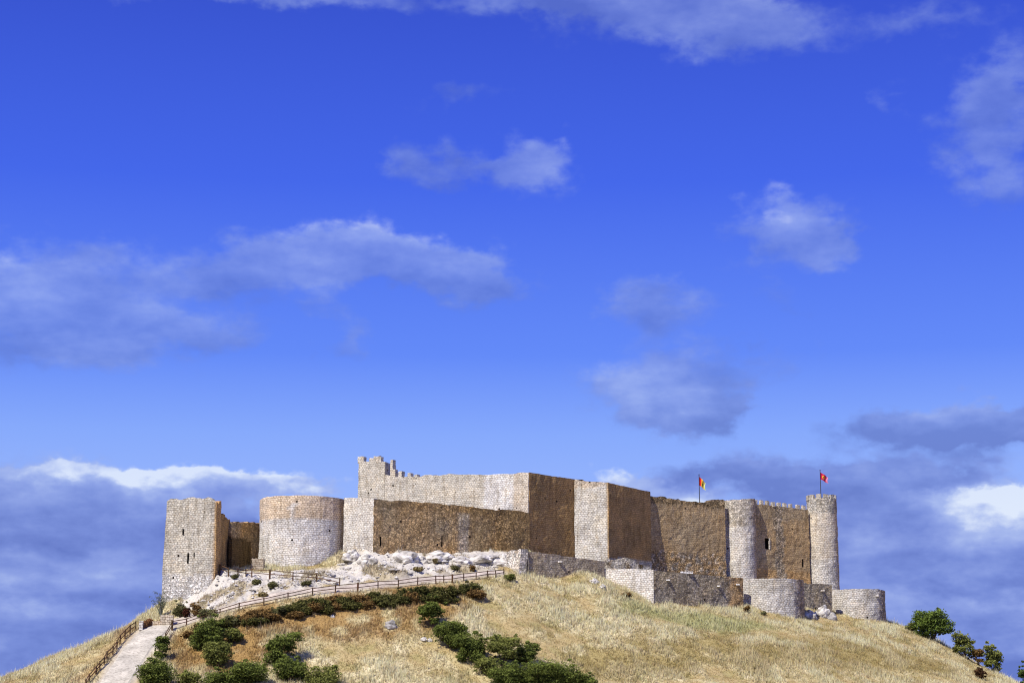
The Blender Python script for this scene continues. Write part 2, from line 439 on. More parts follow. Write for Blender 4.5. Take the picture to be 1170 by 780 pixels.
        link(nm, fastmesh(nm, vv, qs, 4, colors=np.tile(np.array((.2,.15,.1,.5)), (8, 1)), uv=[(p[0], p[2]) for p in vv]), M_DARK, root)
    root['_zt'] = zmax
    return root, D, U, nrm
def block(name, base, ax, size, tint, parent, rub=.3, rough=.04, mat=None, chip=True):
    """one dressed block / merlon: ax = direction of its width (unit, xy), size = (width, depth, height); base = middle of its foot on the outer face"""
    w, dpt, h = size; nx_ = (-ax[1], ax[0])
    V, UV, Q = [], [], []
    nu, nd, nh = max(1, int(w/.25)), max(1, int(dpt/.35)), max(2, int(h/.25))
    idx_ = {}
    def vert(i, j, k):
        key = (i, j, k)
        if key in idx_: return idx_[key]
        fu, fd, fh = i/nu-.5, j/nd, k/nh
        e = rough*random.uniform(-1, 1)
        topdrop = random.uniform(0, .18)*h if (chip and k == nh) else 0
        x = base[0]+ax[0]*(fu*w+e)+nx_[0]*(fd*dpt+e*.5); y = base[1]+ax[1]*(fu*w+e)+nx_[1]*(fd*dpt+e*.5)
        V.append((x, y, base[2]+fh*h-topdrop)); UV.append((fu*w+fd*dpt*1.01+base[0], base[2]+fh*h)); idx_[key] = len(V)-1; return idx_[key]
    for i in range(nu):
        for k in range(nh):
            Q.append((vert(i,0,k), vert(i+1,0,k), vert(i+1,0,k+1), vert(i,0,k+1))); Q.append((vert(i+1,nd,k), vert(i,nd,k), vert(i,nd,k+1), vert(i+1,nd,k+1)))
    for j in range(nd):
        for k in range(nh):
            Q.append((vert(0,j+1,k), vert(0,j,k), vert(0,j,k+1), vert(0,j+1,k+1))); Q.append((vert(nu,j,k), vert(nu,j+1,k), vert(nu,j+1,k+1), vert(nu,j,k+1)))
    for i in range(nu):
        for j in range(nd):
            Q.append((vert(i,j,nh), vert(i+1,j,nh), vert(i+1,j+1,nh), vert(i,j+1,nh))); Q.append((vert(i,j+1,0), vert(i+1,j+1,0), vert(i+1,j,0), vert(i,j,0)))
    T = np.tile(np.array([*tint, rub]), (len(V), 1)); T[:, :3] *= rng.uniform(.85, 1.12, (len(V), 1))
    return link(name, fastmesh(name, V, Q, 4, colors=T, uv=UV), mat or M_ST, parent)
def along(D, U, px):
    """position on a dense wall line whose photo column is px"""
    best = min(range(len(D)), key=lambda i: abs(585+F*D[i][0]/(D[i][1]*CP+(D[i][2]-EYE)*SP)-px))
    a = D[max(0, best-1)]; b = D[min(len(D)-1, best+1)]; L = math.hypot(b[0]-a[0], b[1]-a[1])
    return D[best], ((b[0]-a[0])/L, (b[1]-a[1])/L), U[best]
def zat(px, py, Y): return P(px, py, Y).z
def mixf(a, b, t): t = min(1, max(0, t)); return np.asarray(a)*(1-t)+np.asarray(b)*t
def n01(u, z, s, k): return .5+.5*nz(u*s, z*s, k)

# ------------------------------------------------------------------ the castle
# round great bastion on the left
p = P(346.5, 565, 292.5); r = 49*292.5/F*1.005; cy0 = 292.5
def t_bast(fu, fz, u, z):
    zs = zat(346, 593.5, 286)
    c = mixf(LW, PK, (z-zs)/.25)
    ang = fu*360
    # repaired pale strip in the upper band
    c = shade_side(c, fu, 360, 0)
    return (mixf(c, LW, .8) if (z > zs and abs(u-u_patch+.3*nz(z*2,1)) < .5 and z < zat(346, 576, 286)) else c), .05+.25*n01(u, z, .3, 2)
u_patch = r*math.radians(180-7)
bast, D, U, NR = wall('round_bastion', arc(p.x, cy0, r, -180, 176, P(346, 565.5, 286).z, 70), 22.5, t_bast, thick=1.4, closed=True, rag=.05, floor=P(346, 575, 286).z,
     label='broad round bastion of white stone with a peach coloured upper band', cat='tower')
# gate tower far left
def t_gate(fu, fz, u, z):
    low = z < zat(220, 655, 277)+1.2*nz(u*.4, 3)
    c = mixf(LG, L_, n01(u, z, .3, 5)*.6)
    if low: c = LW
    if u > 7.6: c = OC*.95
    return c, (.65 if low else .2+.2*n01(u, z, .5, 8))
a, b = P(190.5, 570, 279.5), P(247.5, 570, 277.5)
uz = lambda py: zat(218, py, 278)
wdt = math.hypot(b.x-a.x, b.y-a.y); uu = lambda px: (px-190.5)/57*wdt
pts = [(a.x, a.y, zat(191, 573, 279)), (a.x+.6, a.y-.02, zat(196, 569.5, 279)), (b.x-.8, b.y+.03, zat(240, 568, 278)), (b.x, b.y, zat(247, 571, 277.5)), (b.x+.12, b.y+3.4, zat(250, 573, 280)), (b.x-1.6, b.y+8, zat(250, 580, 285)), (a.x+.5, a.y+8, zat(200, 576, 286))]
gate, D, U, NR = wall('gate_tower', pts, 17.5, t_gate, thick=1.5, closed=True, rag=.22, batter=.022, floor=zat(220, 580, 280),
     holes=[(uu(210.3), uu(211.6), uz(610), uz(603)), (uu(217.2), uu(218.9), uz(643), uz(631)), (uu(224.5), uu(225.7), uz(636), uz(631))],
     label='square tower of pale grey stone at the far left above the path', cat='tower')
# flank walls beside the gate
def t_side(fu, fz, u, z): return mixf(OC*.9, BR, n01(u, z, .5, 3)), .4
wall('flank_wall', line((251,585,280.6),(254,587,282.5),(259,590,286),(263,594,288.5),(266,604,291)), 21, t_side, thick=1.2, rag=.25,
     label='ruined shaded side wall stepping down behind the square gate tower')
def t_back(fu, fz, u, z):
    return (BR*.62 if (z < zat(275, 616, 292) and fu < .62) else mixf(GB, OC, n01(u, z, .4, 3))), .7  # lower left zone darkened to paint in the shade of a door recess
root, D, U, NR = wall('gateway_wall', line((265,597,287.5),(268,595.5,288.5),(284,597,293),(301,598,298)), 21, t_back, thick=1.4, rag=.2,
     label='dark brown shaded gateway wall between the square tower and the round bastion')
q, ax, _ = along(D, U, 276)
base = P(276.5, 651, 289.6)
block('shaded_doorway', (base.x-.35, base.y-.6, 22.2), ax, (5.2, .5, zat(276, 617, 290)-22.2), BR*.5, root, .3, .05)  # dark slab, the shade of a door recess put into its tint
b = P(294, 650, 283.5)
o = empty('stone_block', (b.x, b.y, b.z-1)); tag(o, 'low beige masonry block at the left foot of the round bastion', 'wall')
block('masonry', (b.x, b.y, b.z-1), (1, 0), (1.7, 2.0, 2.8), (.66,.56,.42), o, .1)
# lower curtain: pale return face and long brown face
def t_l1(fu, fz, u, z): return mixf(L_, LW, n01(u, z, .4, 1)), .25
wall('curtain_return', line((393,568.5,289.6),(427.2,569,287)), 24, t_l1, thick=1.6, rag=.06,
     label='short pale stone wall face between the round bastion and the long brown curtain wall')
def t_l2(fu, fz, u, z):
    c = mixf(GB*.95, OC, n01(u, z, .25, 1)*1.3-.15)
    if fu > .58: c = mixf(c, BR, .55)
    c = mixf(c, BR*.9, (fu-.75)*2)
    pu = .535
    zz = .5 if .3 < fz < .92 else 0
    if fz < .9: c = mixf(c, LG, .55*max(0, min(1, (.045-abs(fu-.565+.012*nz(z*1.3,4)))/.02)))
    if fz > .9: c = mixf(c, BR*.8, .5)
    return c, .55+.5*n01(u, z, .2, 4)
zt = lambda px, py: zat(px, py, 288)
wall('curtain_wall', line((427.2,569.5,287),(450,572,288.8),(480,574.5,291.2),(520,576.5,294.6),(560,581,298.1),(605,585,302)), 24.5, t_l2, thick=1.6, rag=.13,
     holes=[(1.05, 1.3, zt(435, 624), zt(435, 613)), (11.7, 11.95, zt(511, 620)+.0, zt(511, 609)+.0)],
     label='long brown rubble curtain wall running from the round bastion to the tall shaded keep wall')
# keep: small turret, upper wall, tall shaded face, projecting tower
def t_up(fu, fz, u, z):
    c = mixf(LG, L_, n01(u, z, .3, 1))
    if .70 < fu < .90: c = LW*1.02
    if fu >= .90: c = mixf(L_, PK, n01(u, z, .6, 4)*.7)
    if fu < .06: c = L_
    return c, .12
up, D, U, NR = wall('keep_upper_wall', line((440,542,317.3),(452,544,316.2),(480,544.5,313.6),(486,542.3,313),(505,542.5,311.2),(513,541,310.5),(525,542.5,309.4),(560,541.5,306.2),(575,541,304.8),(588,541.3,303.6),(592,540.2,303.2),(603.8,539.3,302.2)), 27, t_up, thick=1.5, rag=.07,
     label='long bright upper wall of the keep with small stepped merlons at its left end')
for px, w, top in ((446.4,.5,525),(449.5,.6,536),(457.5,.65,538),(466.5,.6,540),(474.5,.55,541.8)):
    q, ax, _ = along(D, U, px); ztp = zat(px, top, q[1])
    block('merlon', (q[0], q[1], q[2]-.3), ax, (w if px > 447 else .5, .9, ztp-q[2]+.3), L_*.95, up, .1, chip=False)
q, ax, _ = along(D, U, 500)
def t_t1(fu, fz, u, z): return mixf(LG, L_, n01(u, z, .4, 1)), .15
a, b = P(409.5, 527, 320), P(440, 527, 317.2)
tur, D, U, NR = wall('keep_turret', [(a.x, a.y, zat(410, 527, 320)), (b.x, b.y, zat(440, 527, 317.2)), (b.x+1.2, b.y+4, zat(440, 527, 317.2)), (a.x+1, a.y+4.4, zat(410, 527, 320))], 27, t_t1, thick=.9, closed=True, rag=.05, floor=zat(425, 530, 320)-.8,
     label='small square turret with broken merlons rising highest over the keep', cat='tower')
for px, w, top in ((413.2, 1.05, 520.5), (425.5, .9, 522.5), (431, .9, 520), (437.3, .85, 521.5)):
    q, ax, _ = along(D[:max(2, int(4.6/.45))], U, px)
    block('merlon', (q[0], q[1], q[2]-.25), ((b.x-a.x)/4.7, (b.y-a.y)/4.7), (w, .7, zat(px, top, q[1])-q[2]+.25), L_, tur, .1)
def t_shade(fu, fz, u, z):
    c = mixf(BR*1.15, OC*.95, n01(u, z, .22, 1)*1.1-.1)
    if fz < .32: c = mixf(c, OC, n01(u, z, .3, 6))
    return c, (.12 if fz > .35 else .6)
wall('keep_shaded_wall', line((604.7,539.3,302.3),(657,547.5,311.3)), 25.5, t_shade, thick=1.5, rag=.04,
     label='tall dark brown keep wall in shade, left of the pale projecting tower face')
def t_t2(fu, fz, u, z):
    if fz > .9: return mixf(PK, L_, n01(u, z, .5, 2)), .6
    return mixf(LG*1.05, LW, n01(u, z, .4, 1)), .1
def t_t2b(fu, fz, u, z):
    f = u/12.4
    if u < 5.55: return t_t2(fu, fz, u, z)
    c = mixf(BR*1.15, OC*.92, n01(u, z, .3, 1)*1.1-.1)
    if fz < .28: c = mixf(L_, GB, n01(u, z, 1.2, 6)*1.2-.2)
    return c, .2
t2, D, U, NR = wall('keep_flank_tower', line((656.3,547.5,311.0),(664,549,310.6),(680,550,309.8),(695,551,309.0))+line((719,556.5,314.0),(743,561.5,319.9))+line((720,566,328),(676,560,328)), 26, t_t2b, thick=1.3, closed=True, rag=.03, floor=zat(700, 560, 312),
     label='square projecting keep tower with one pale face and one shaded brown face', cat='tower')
# ledge of broken stone at its foot
def t_ledge(fu, fz, u, z): return mixf(L_, BR*.6, (n01(u, z, .9, 6)-.5)*5), .8
wall('ruined_plinth', line((686,640,304.5),(694,636,304.6),(720,639,306.2),(744,646.5,308.5)), 25, t_ledge, thick=1.6, rag=.3,
     label='broken stone plinth with dark gaps at the foot of the square keep tower')
def t_w4(fu, fz, u, z):
    c = mixf(GB, OC*.85, n01(u, z, .2, 1)*.7)
    if fz < .42: return mixf(mixf(c, OC, .4), L_*.85, (n01(u, z, 1.3, 6)-.5)*4), 1.0
    if fz > .9: return mixf(c, BR*.6, n01(u, z, 1, 2)), 1.0
    return c, .35
w4, D, U, NR = wall('inner_curtain_wall', line((739,566,320.3),(752,568,321.5),(775,570,323.7),(795,573.5,325.6),(808,573.5,326.9),(816,570.5,327.7),(828,570,328.9)), 26.5, t_w4, thick=1.5, rag=.2,
     label='brown curtain wall with ragged crest between the keep and the slim round tower, flag behind it')
# slim round tower
def t_rt(fu, fz, u, z):
    zs = zat(843, 600, 329)
    if z > zs: return shade_side(mixf(L_, PK, n01(u, z, .7, 2)*.4), fu, 360, 0, 40), .7
    return shade_side(mixf(LW, L_, n01(u, z, .4, 1)), fu, 360, 0, 44), .2
c = P(843.5, 570, 332)
rt, D, U, NR = wall('round_tower', arc(c.x, c.y, 19.2*332/F, -180, 175, lambda t: zat(843, 569.5, 329.5)+.28*math.sin(t*6.28+2)+.1, 36), 26, t_rt, thick=.9, closed=True, rag=.06, floor=zat(843, 580, 330),
     label='slim round tower without battlements, standing between the two brown curtain walls', cat='tower')
# battlemented wall
def t_w5(fu, fz, u, z):
    c = mixf(OC*.9, GB*1.1, n01(u, z, .2, 1))
    if abs(fu-.5+.02*math.sin(z)) < .07: return mixf(c, LG*.8, .45), .95
    if fz < .3: return mixf(c, OC, .6), .5
    if fz > .85: c = mixf(c, GB, .6)
    return c, .4
w5l = line((855,575,331.3),(880,577,334.0),(923.5,582,338.8))
Lw = math.hypot(w5l[-1][0]-w5l[0][0], w5l[-1][1]-w5l[0][1])
w5, D, U, NR = wall('battlement_wall', w5l, 26.5, t_w5, thick=1.4, rag=.03,
     holes=[(Lw*.255, Lw*.325, zat(872, 626, 332), zat(872, 613.5, 332)), (Lw*.865, Lw*.885, zat(916, 648, 339), zat(916, 639, 339))],
     label='brown battlemented wall with a small window between the slim round tower and the corner tower')
for k in range(9):
    px = 864.5+k*6.75; q, ax, _ = along(D, U, px)
    block('merlon', (q[0]-.02*ax[1], q[1], q[2]-.15), ax, (.58, .55, zat(px, 569.8+k*.85, q[1])-q[2]+.15), mixf(L_, GB, .2), w5, .2)
# window surround on its sunlit side
kq = min(range(len(U)), key=lambda i: abs(U[i]-Lw*.325)); q = D[kq]; _, ax, _ = along(D, U, 875.0); q = (q[0]+ax[0]*.12, q[1]+ax[1]*.12, q[2])
block('window_jamb', (q[0]-ax[1]*-.0+.02, q[1]-.10, zat(875, 627, q[1])), ax, (.2, .2, 2.0), L_, w5, .0)
# corner tower
def t_ct(fu, fz, u, z):
    zs = zat(938, 587, 339); zl = zat(938, 640, 339)
    if z > zs: return shade_side(mixf(L_, LG, n01(u, z, .7, 2)), fu, 360, 0, 44), .75
    if z < zl: return shade_side(mixf(LW, L_, n01(u, z, .5, 2)), fu, 360, 0, 44), .5
    return shade_side(mixf(L_*.97, PK, n01(u, z, .3, 1)*.3), fu, 360, 0, 40), .1
c = P(938.3, 566, 340.6)
ct, D, U, NR = wall('corner_tower', arc(c.x, c.y, 17.0*342/F, -180, 172, zat(938, 569.5, 338.3), 36), 26, t_ct, thick=.7, closed=True, rag=.03, floor=zat(938, 574, 340), batter=.004,
     label='tall slim corner tower with small merlons at the right end, red flag above it', cat='tower')
for k in range(12):
    a = math.radians(-170+k*30); rr = 17.0*342/F
    pos = (c.x+rr*math.sin(a), c.y-rr*math.cos(a)); 
    block('merlon', (*pos, zat(938, 570.5, 338.5)), (math.cos(a), math.sin(a)), (.86, .5, 1.0), L_, ct, .5)
# outer wall
def t_o1(fu, fz, u, z):
    c = mixf((.54,.48,.40), GB*.95, n01(u, z, .25, 1))
    if fz > .93: c = mixf(c, PK, n01(u, z, 1, 1)*.8)
    if fz < .42: c = mixf(c, OC*.6, .7)
    return c, .5
o1, D1, U1, NR = wall('outer_wall', line((594,628,286.5),(620,631,289),(660,636.5,293),(691,641.5,296.2)), 20, t_o1, thick=1.4, rag=.08,
     label='low grey brown rubble outer wall directly beneath the shaded keep wall')
def t_o1e(fu, fz, u, z): return mixf(LW, PK, n01(u, z, .9, 1)*.5), .9
wall('wall_end_buttress', line((579,629,289.3),(595.5,627.5,286.3)), 20.5, t_o1e, thick=1.3, rag=.22, batter=.12,
     label='pale sloping ruined end of the outer wall above the white rocks')
def t_o2(fu, fz, u, z): return mixf(LW, L_, n01(u, z, .5, 1)*.5), .05
wall('outer_wall_return', line((684.5,648.5,297),(746.5,650.5,292.6)), 18, t_o2, thick=1.6, rag=.03,
     label='bright squared stone face of the outer wall below the square keep tower')
def t_o3(fu, fz, u, z):
    c = mixf((.54,.48,.40), GB*.95, n01(u, z, .25, 1))
    c = mixf(c, OC, .7*max(0, min(1, (fu-.8+.08*nz(z*.9, u))/.08)))
    return c, .75
o3, D3, U3, NR = wall('outer_wall', line((746.5,651,292.6),(780,654.5,295.8),(849,660,303)), 18, t_o3, thick=1.4, rag=.05,
     label='low grey brown outer wall running right to the middle round bastion')
def t_o4(fu, fz, u, z): return shade_side(mixf(LW, LG, n01(u, z, .4, 1)), fu, 360, 0, 36), (.25 if fu*360 < 225 else .8)
c = P(876.3, 660, 309.5)
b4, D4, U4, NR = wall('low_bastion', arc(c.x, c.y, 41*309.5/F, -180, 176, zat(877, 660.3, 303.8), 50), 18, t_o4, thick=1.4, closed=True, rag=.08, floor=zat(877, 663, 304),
     label='middle low round bastion in front of the battlemented wall', cat='tower')
def t_o5(fu, fz, u, z): return mixf(GB*1.1, LG*.7, n01(u, z, .5, 1)), .7
o5, D5, U5, NR = wall('outer_wall', line((912,665,315.5),(950,668,320)), 19, t_o5, thick=1.3, rag=.08,
     label='short stretch of outer wall between the two low round bastions')
c = P(977.5, 671, 326.5)
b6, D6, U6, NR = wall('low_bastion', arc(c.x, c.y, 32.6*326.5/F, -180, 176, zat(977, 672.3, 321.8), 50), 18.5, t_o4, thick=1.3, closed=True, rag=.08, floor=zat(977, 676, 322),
     label='rightmost low round bastion at the end of the castle', cat='tower')
# spout stones let into the outer walls
for px, py, D_, U_, own in ((640,641.5,D1,U1,o1),(762.5,662.5,D3,U3,o3),(820,669,D3,U3,o3),(842,667.5,D3,U3,o3),(910,672.5,D4[15:35],U4,b4),(938,674.5,D5,U5,o5),(1000.5,680.5,D6[15:36],U6,b6)):
    q, ax, _ = along(D_, U_, px)
    z = zat(px, py, q[1]); n_out = (ax[1], -ax[0])
    block('spout_stone', (q[0]+n_out[0]*.2, q[1]+n_out[1]*.2-.15, z-.12), (.966, -.259), (.55, .5, .22), (.92,.9,.86), own, 0, .01, chip=False)
q, ax, _ = along(D3, U3, 784)
block('coping_stone', (q[0], q[1]-.1, q[2]-.03), (.98, .2), (1.9, .6, .35), (.9,.88,.85), o3, 0, .02, chip=False)

# ------------------------------------------------------------------ flags
def flag(name, px, ytop, ybase, Y, polys, label, cols):
    b = P(px, ybase, Y); t = P(px, ytop, Y)
    root = empty(name, b); tag(root, label, 'flag')
    V, Q = [], []
    rings = [(b.z-1.5, .075), ((b.z+t.z)/2, .065), (t.z, .05), (t.z+.02, .10), (t.z+.12, .10), (t.z+.18, .02)]
    for z, r_ in rings:
        for k in range(8): V.append((b.x+r_*math.cos(k*math.pi/4), b.y+r_*math.sin(k*math.pi/4), z))
    for i in range(len(rings)-1):
        for k in range(8): Q.append((i*8+k, i*8+(k+1) % 8, i*8+8+(k+1) % 8, i*8+8+k))
    link('pole', fastmesh('pole', V, Q, 4, smooth=True), M_POLE, root)
    # cloth hanging in folds
    nu, nv = 28, 22; V, T, Q = [], [], []
    fl, fh = polys
    for j in range(nv+1):
        for i in range(nu+1):
            s, v = i/nu, j/nv
            droop = fh*.75*s**1.1
            x = b.x+.06+fl*s*(1-.15*math.sin(v*3)) ; y = b.y+.28*math.sin(s*9+v*2.2)*s**.5
            z = t.z-.3-v*fh*(1-.12*s) - droop
            V.append((x, y, z)); T.append(cols(s, v))
    ii = np.arange(len(V)).reshape(nv+1, nu+1)
    Q = np.stack([ii[:-1, :-1], ii[:-1, 1:], ii[1:, 1:], ii[1:, :-1]], -1).reshape(-1, 4)
    link('cloth', fastmesh('cloth', V, Q, 4, colors=np.array(T), smooth=True), M_CLOTH, root)
def colA(s, v):
    if s < .33+.05*math.sin(v*5): return (.75, .03, .02)
    if s < .66:
        if abs(s-.55) < .09 and abs(v-.6) < .18: return (.05, .12, .04)
        return (.95, .62, .08)
    return (.95, .75, .15) if s < .85 else (.8, .85, .3)
def colB(s, v):
    if (s-.42)**2/.03+(v-.5)**2/.07 < 1: return (.95, .55, .05) if (s-.42)**2/.006+(v-.5)**2/.015 > 1 else (.25, .02, .02)
    if s > .75: return (.85, .25, .35)
    return (.62, .02, .07)
flag('flag_on_pole', 799.3, 542.5, 573, 331, (1.05, 1.5), 'limp red and yellow flag on a pole behind the ragged brown wall', colA)
flag('flag_on_pole', 938, 537.5, 568, 341.5, (1.35, 1.25), 'crimson flag with a golden emblem flying over the corner tower', colB)

# ------------------------------------------------------------------ rocks
def rock_mesh(seed, sub=4, flat=.6, sharp=1.0, tint=(.78,.73,.64)):
    import bmesh
    bm = bmesh.new(); bmesh.ops.create_icosphere(bm, subdivisions=sub, radius=1)
    V = []; 
    for v in bm.verts:
        p_ = v.co.copy(); cl = noise.voronoi(p_*1.3+Vector((seed, 0, 0)))[0]
        r_ = 1+.35*nz(p_.x*1.1+seed, p_.y*1.1, p_.z*1.1)+(cl[1]-cl[0])*.35*sharp+.14*fbm(p_.x*3+seed, p_.y*3, p_.z*3)
        p_ = p_*r_; p_.z *= flat
        p_.z = max(p_.z, -.5); V.append(p_)
        v.co = p_
    me_ = bpy.data.meshes.new('rock'); bm.to_mesh(me_); bm.free()
    a = me_.color_attributes.new('tint', 'FLOAT_COLOR', 'POINT')
    for i, p_ in enumerate(V):
        k = .78+.5*fbm(p_.x*2+seed, p_.y*2, p_.z*2)
        w = np.array(tint)*min(1.15, max(.35, k)); a.data[i].color = (*w, 1)
    me_.materials.append(M_ROCK); return me_
RM = [rock_mesh(s*3.7, 4, .85) for s in range(6)]
RG = [rock_mesh(s*5.3+50, 3, .6, tint=(.5,.47,.43)) for s in range(3)]
def put_rock(name, me_, px, py, w, h, label, group=None, dY=0, rz=None, sink=.25):
    g = hit(px, py+0); g.y += dY; g.z = gz(g.x, g.y)
    o = bpy.data.objects.new(name, me_); COL.objects.link(o)
    s = w*g.y/F/2; o.scale = (s, s*random.uniform(.7, 1), h*g.y/F/1.0); o.rotation_euler = (random.uniform(-.15,.15), random.uniform(-.15,.15), rz if rz is not None else random.uniform(0, 6.28))
    o.location = (g.x, g.y, g.z+o.scale[2]*.25-sink*.3)
    return tag(o, label, 'rock', group)
crag = [(401,640,17,12),(420,640,19,12),(436,641,13,10),(450,642,11,8),(464,640,24,13),(480,641,14,9),(500,641,32,11),(524,642,26,9),(548,641,28,9),(568,645,24,8),(556,636,30,6),(578,640,14,9)]
cl = ['rugged white limestone crag against the right foot of the round bastion','tall white crag below the short pale wall face','narrow cracked crag with brown hollow below the curtain wall corner','smaller brown stained crag, fourth from the round bastion','big rounded white crag below the left part of the brown curtain wall','squat crag with a dark cleft right of the big rounded one','wide flat-topped white ledge below the middle of the curtain wall','low white ledge right of the widest one','long white slab outcrop below the right part of the curtain wall','white slab beside the sloping wall end','thin shelf of rock right under the brown curtain wall','small white crag touching the pale wall end']
for k, ((px, py, w, h), lb) in enumerate(zip(crag, cl)):
    put_rock('limestone_crag', RM[k % 6], px, py, w*1.3, h*.85, lb, 'limestone crags under the curtain wall', dY=.5, sink=2.0)
k = 0; tries = 0
while k < 26 and tries < 4000:
    tries += 1
    px, py = random.uniform(225, 590), random.uniform(644, 700)
    g = hit(px, py)
    if not inside(rock_poly, np.array([g.x]), np.array([g.y]))[0] or interp_grid(PM, np.array([g.x]), np.array([g.y]))[0] > .1: continue
    w = random.uniform(3, 17)*(1 if px > 380 else .6); k += 1
    put_rock('limestone_rock', random.choice(RM), px, py, w, w*random.uniform(.12, .26), 'white limestone rock lying on the bare slope below the castle walls', 'loose white rocks on the bare slope')
for k, (px, py, w, h, g_, lb) in enumerate([(446,717,13,9,1,'grey boulder alone on the brown grass slope in the middle'),(484,731,9,3.5,0,'flat pale stone left of the line of dark bushes'),(491,733,6,3,0,'small pale stone touching the flat one by the dark bushes'),
      (301,708,5,3,0,'small white stone in russet grass under the lower fence'),(314,707,6,3.5,0,'white stone in russet grass, right one of the pair'),(679,666,10,4.5,0,'white stone on the grassy mound below the outer wall'),(689,673,9,4.5,0,'pale stone just right of the mound, touching the bright wall'),
      (273,713,5,2.5,0,'tiny white stone between two dark bushes under the fence'),(925,706,15,8,0,'rough boulder beside the middle low bastion'),(939,704,17,10,0,'broken rock in the gap between both low bastions'),(951,708,12,9,1,'brown boulder against the rightmost low bastion'),
      (380,705,5,2.5,0,'small pale stone in the tall straw grass')]):
    put_rock('boulder' if h > 8 else 'stone', (RG if g_ else RM)[k % 3], px, py, w, h, lb)
# rubble scree: countless small stones
def scree(polypx, count, smin, smax):
    poly = poly_world(polypx); lo, hi = poly.min(0), poly.max(0)
    pts_ = rng.uniform(lo, hi, (count*6, 2)); pts_ = pts_[inside(poly, pts_[:, 0], pts_[:, 1])][:count]
    zz = interp_grid(GZ, pts_[:, 0], pts_[:, 1]); m = len(pts_)
    octv = np.array([(1,0,0),(0,1,0),(-1,0,0),(0,-1,0),(0,0,1),(0,0,-.6)], float); octf = np.array([(0,1,4),(1,2,4),(2,3,4),(3,0,4),(1,0,5),(2,1,5),(3,2,5),(0,3,5)])
    s = smin*(smax/smin)**(rng.uniform(0, 1, m)**2); V = octv[None]*s[:, None, None]*rng.uniform(.5, 1.3, (m, 6, 3)); an = rng.uniform(0, 6.28, m)
    x = V[..., 0]*np.cos(an)[:, None]-V[..., 1]*np.sin(an)[:, None]; y = V[..., 0]*np.sin(an)[:, None]+V[..., 1]*np.cos(an)[:, None]
    V = np.stack([x+pts_[:, :1], y+pts_[:, 1:], V[..., 2]*.7+zz[:, None]+s[:, None]*.2], -1)
    Fq = (octf[None]+np.arange(m)[:, None, None]*6).reshape(-1, 3)
    T = np.repeat(rng.uniform(.6, 1.05, (m, 1))*np.array((.74,.70,.64)), 6, 0)
    return V.reshape(-1, 3), Fq, T
v1, f1, t1 = scree([(248,660),(300,655),(390,648),(400,660),(340,672),(290,686),(240,699),(220,695),(246,676)], 1100, .07, .35)
v2, f2, t2_ = scree([(392,632),(600,634),(583,650),(450,663),(390,668)], 500, .07, .35)
tag(link('rubble_scree', fastmesh('rubble_scree', np.concatenate([v1, v2]), np.concatenate([f1, f2+len(v1)]), 3, colors=np.concatenate([t1, t2_])), M_ROCK), 'white rubble strewn over the bare slope below the walls', 'rubble', kind='stuff')

# ------------------------------------------------------------------ fences
def bar(V, Q, T, a, b, w, h=None, col=(.10,.055,.03), seg=1):
    a, b = Vector(a), Vector(b); d_ = (b-a).normalized(); up_ = Vector((0, 0, 1)) if abs(d_.z) < .9 else Vector((0, 1, 0))
    s = d_.cross(up_).normalized()*w/2; u_ = s.cross(d_).normalized()*(h or w)/2; o = len(V)
    for p_ in (a, b):
        for i, j in ((-1,-1),(1,-1),(1,1),(-1,1)): V.append(p_+s*i+u_*j); T.append([c_*random.uniform(.8, 1.3) for c_ in col])
    Q += [(o,o+1,o+5,o+4),(o+1,o+2,o+6,o+5),(o+2,o+3,o+7,o+6),(o+3,o,o+4,o+7),(o+3,o+2,o+1,o),(o+4,o+5,o+6,o+7)]
def fence(name, posts, label, thick=()):
    pts_ = [(hit(px, yb), (yb-yt)) for px, yt, yb in posts]
    root = empty(name, pts_[0][0]); tag(root, label, 'fence', 'wooden rail fences along the path')
    tops = []
    for k, (g, hpx) in enumerate(pts_):
        h_ = min(1.35, max(.95, hpx*g.y/F)); th = .24 if k in thick else .15
        lean = Vector((random.uniform(-.05,.05), random.uniform(-.05,.05), 0)); V, Q, T = [], [], []
        bar(V, Q, T, g-Vector((0,0,.3)), g+Vector((0,0,h_))+lean, th); link('post', fastmesh('post', V, Q, 4, colors=np.array(T)), M_WOOD, root)
        tops.append((g, h_))
    for f_ in (.88, .48):
        V, Q, T = [], [], []
        for (a, ha), (b, hb) in zip(tops[:-1], tops[1:]):
            mid = (a+b)/2
            bar(V, Q, T, a+Vector((0,-.09,ha*f_+random.uniform(-.03,.03))), b+Vector((0,-.09,hb*f_+random.uniform(-.03,.03))), .07, .11, (.12,.07,.04))
        link('rail', fastmesh('rail', V, Q, 4, colors=np.array(T)), M_WOOD, root)
    return root
fence('wooden_fence', [(98,776,786),(102,770,780),(109.6,761,770),(114,755.6,766),(119,750,759.5),(122,744,754),(129,738,748),(133.5,731,741),(137,725,736),(142.7,719,730),(148.5,713,725),(154.6,709.5,720)],
      'brown wooden fence climbing the left edge of the broad pale path')
fence('wooden_fence', [(189,723,732),(196.6,709,720),(213,706,714),(229,701,709),(251,696,703),(273,689,698),(301.5,683,692),(329,677,686),(357,671,680),(383,668,677),(408.7,664.5,677),(432,664,673.5),(455,662,671.5),(477,659.5,669),(498,657.5,667),(507,657,666),(517,656,666.5),(530,655,664),(544,654,662.5),(556.7,652,660.5),(566,651,659.5),(576,650,658)],
      'long brown wooden fence running uphill right to the ruined wall end', thick=(1, 10, 16))
fence('wooden_fence', [(251,645,656),(261,648.5,657.5),(272,650,658.5),(281,651,659),(287.6,650,659.7),(308,650,661.5),(334.5,653,663),(361.5,656.5,666),(387.8,660,670)],
      'upper wooden fence in front of the square tower and the round bastion', thick=(0, 5))

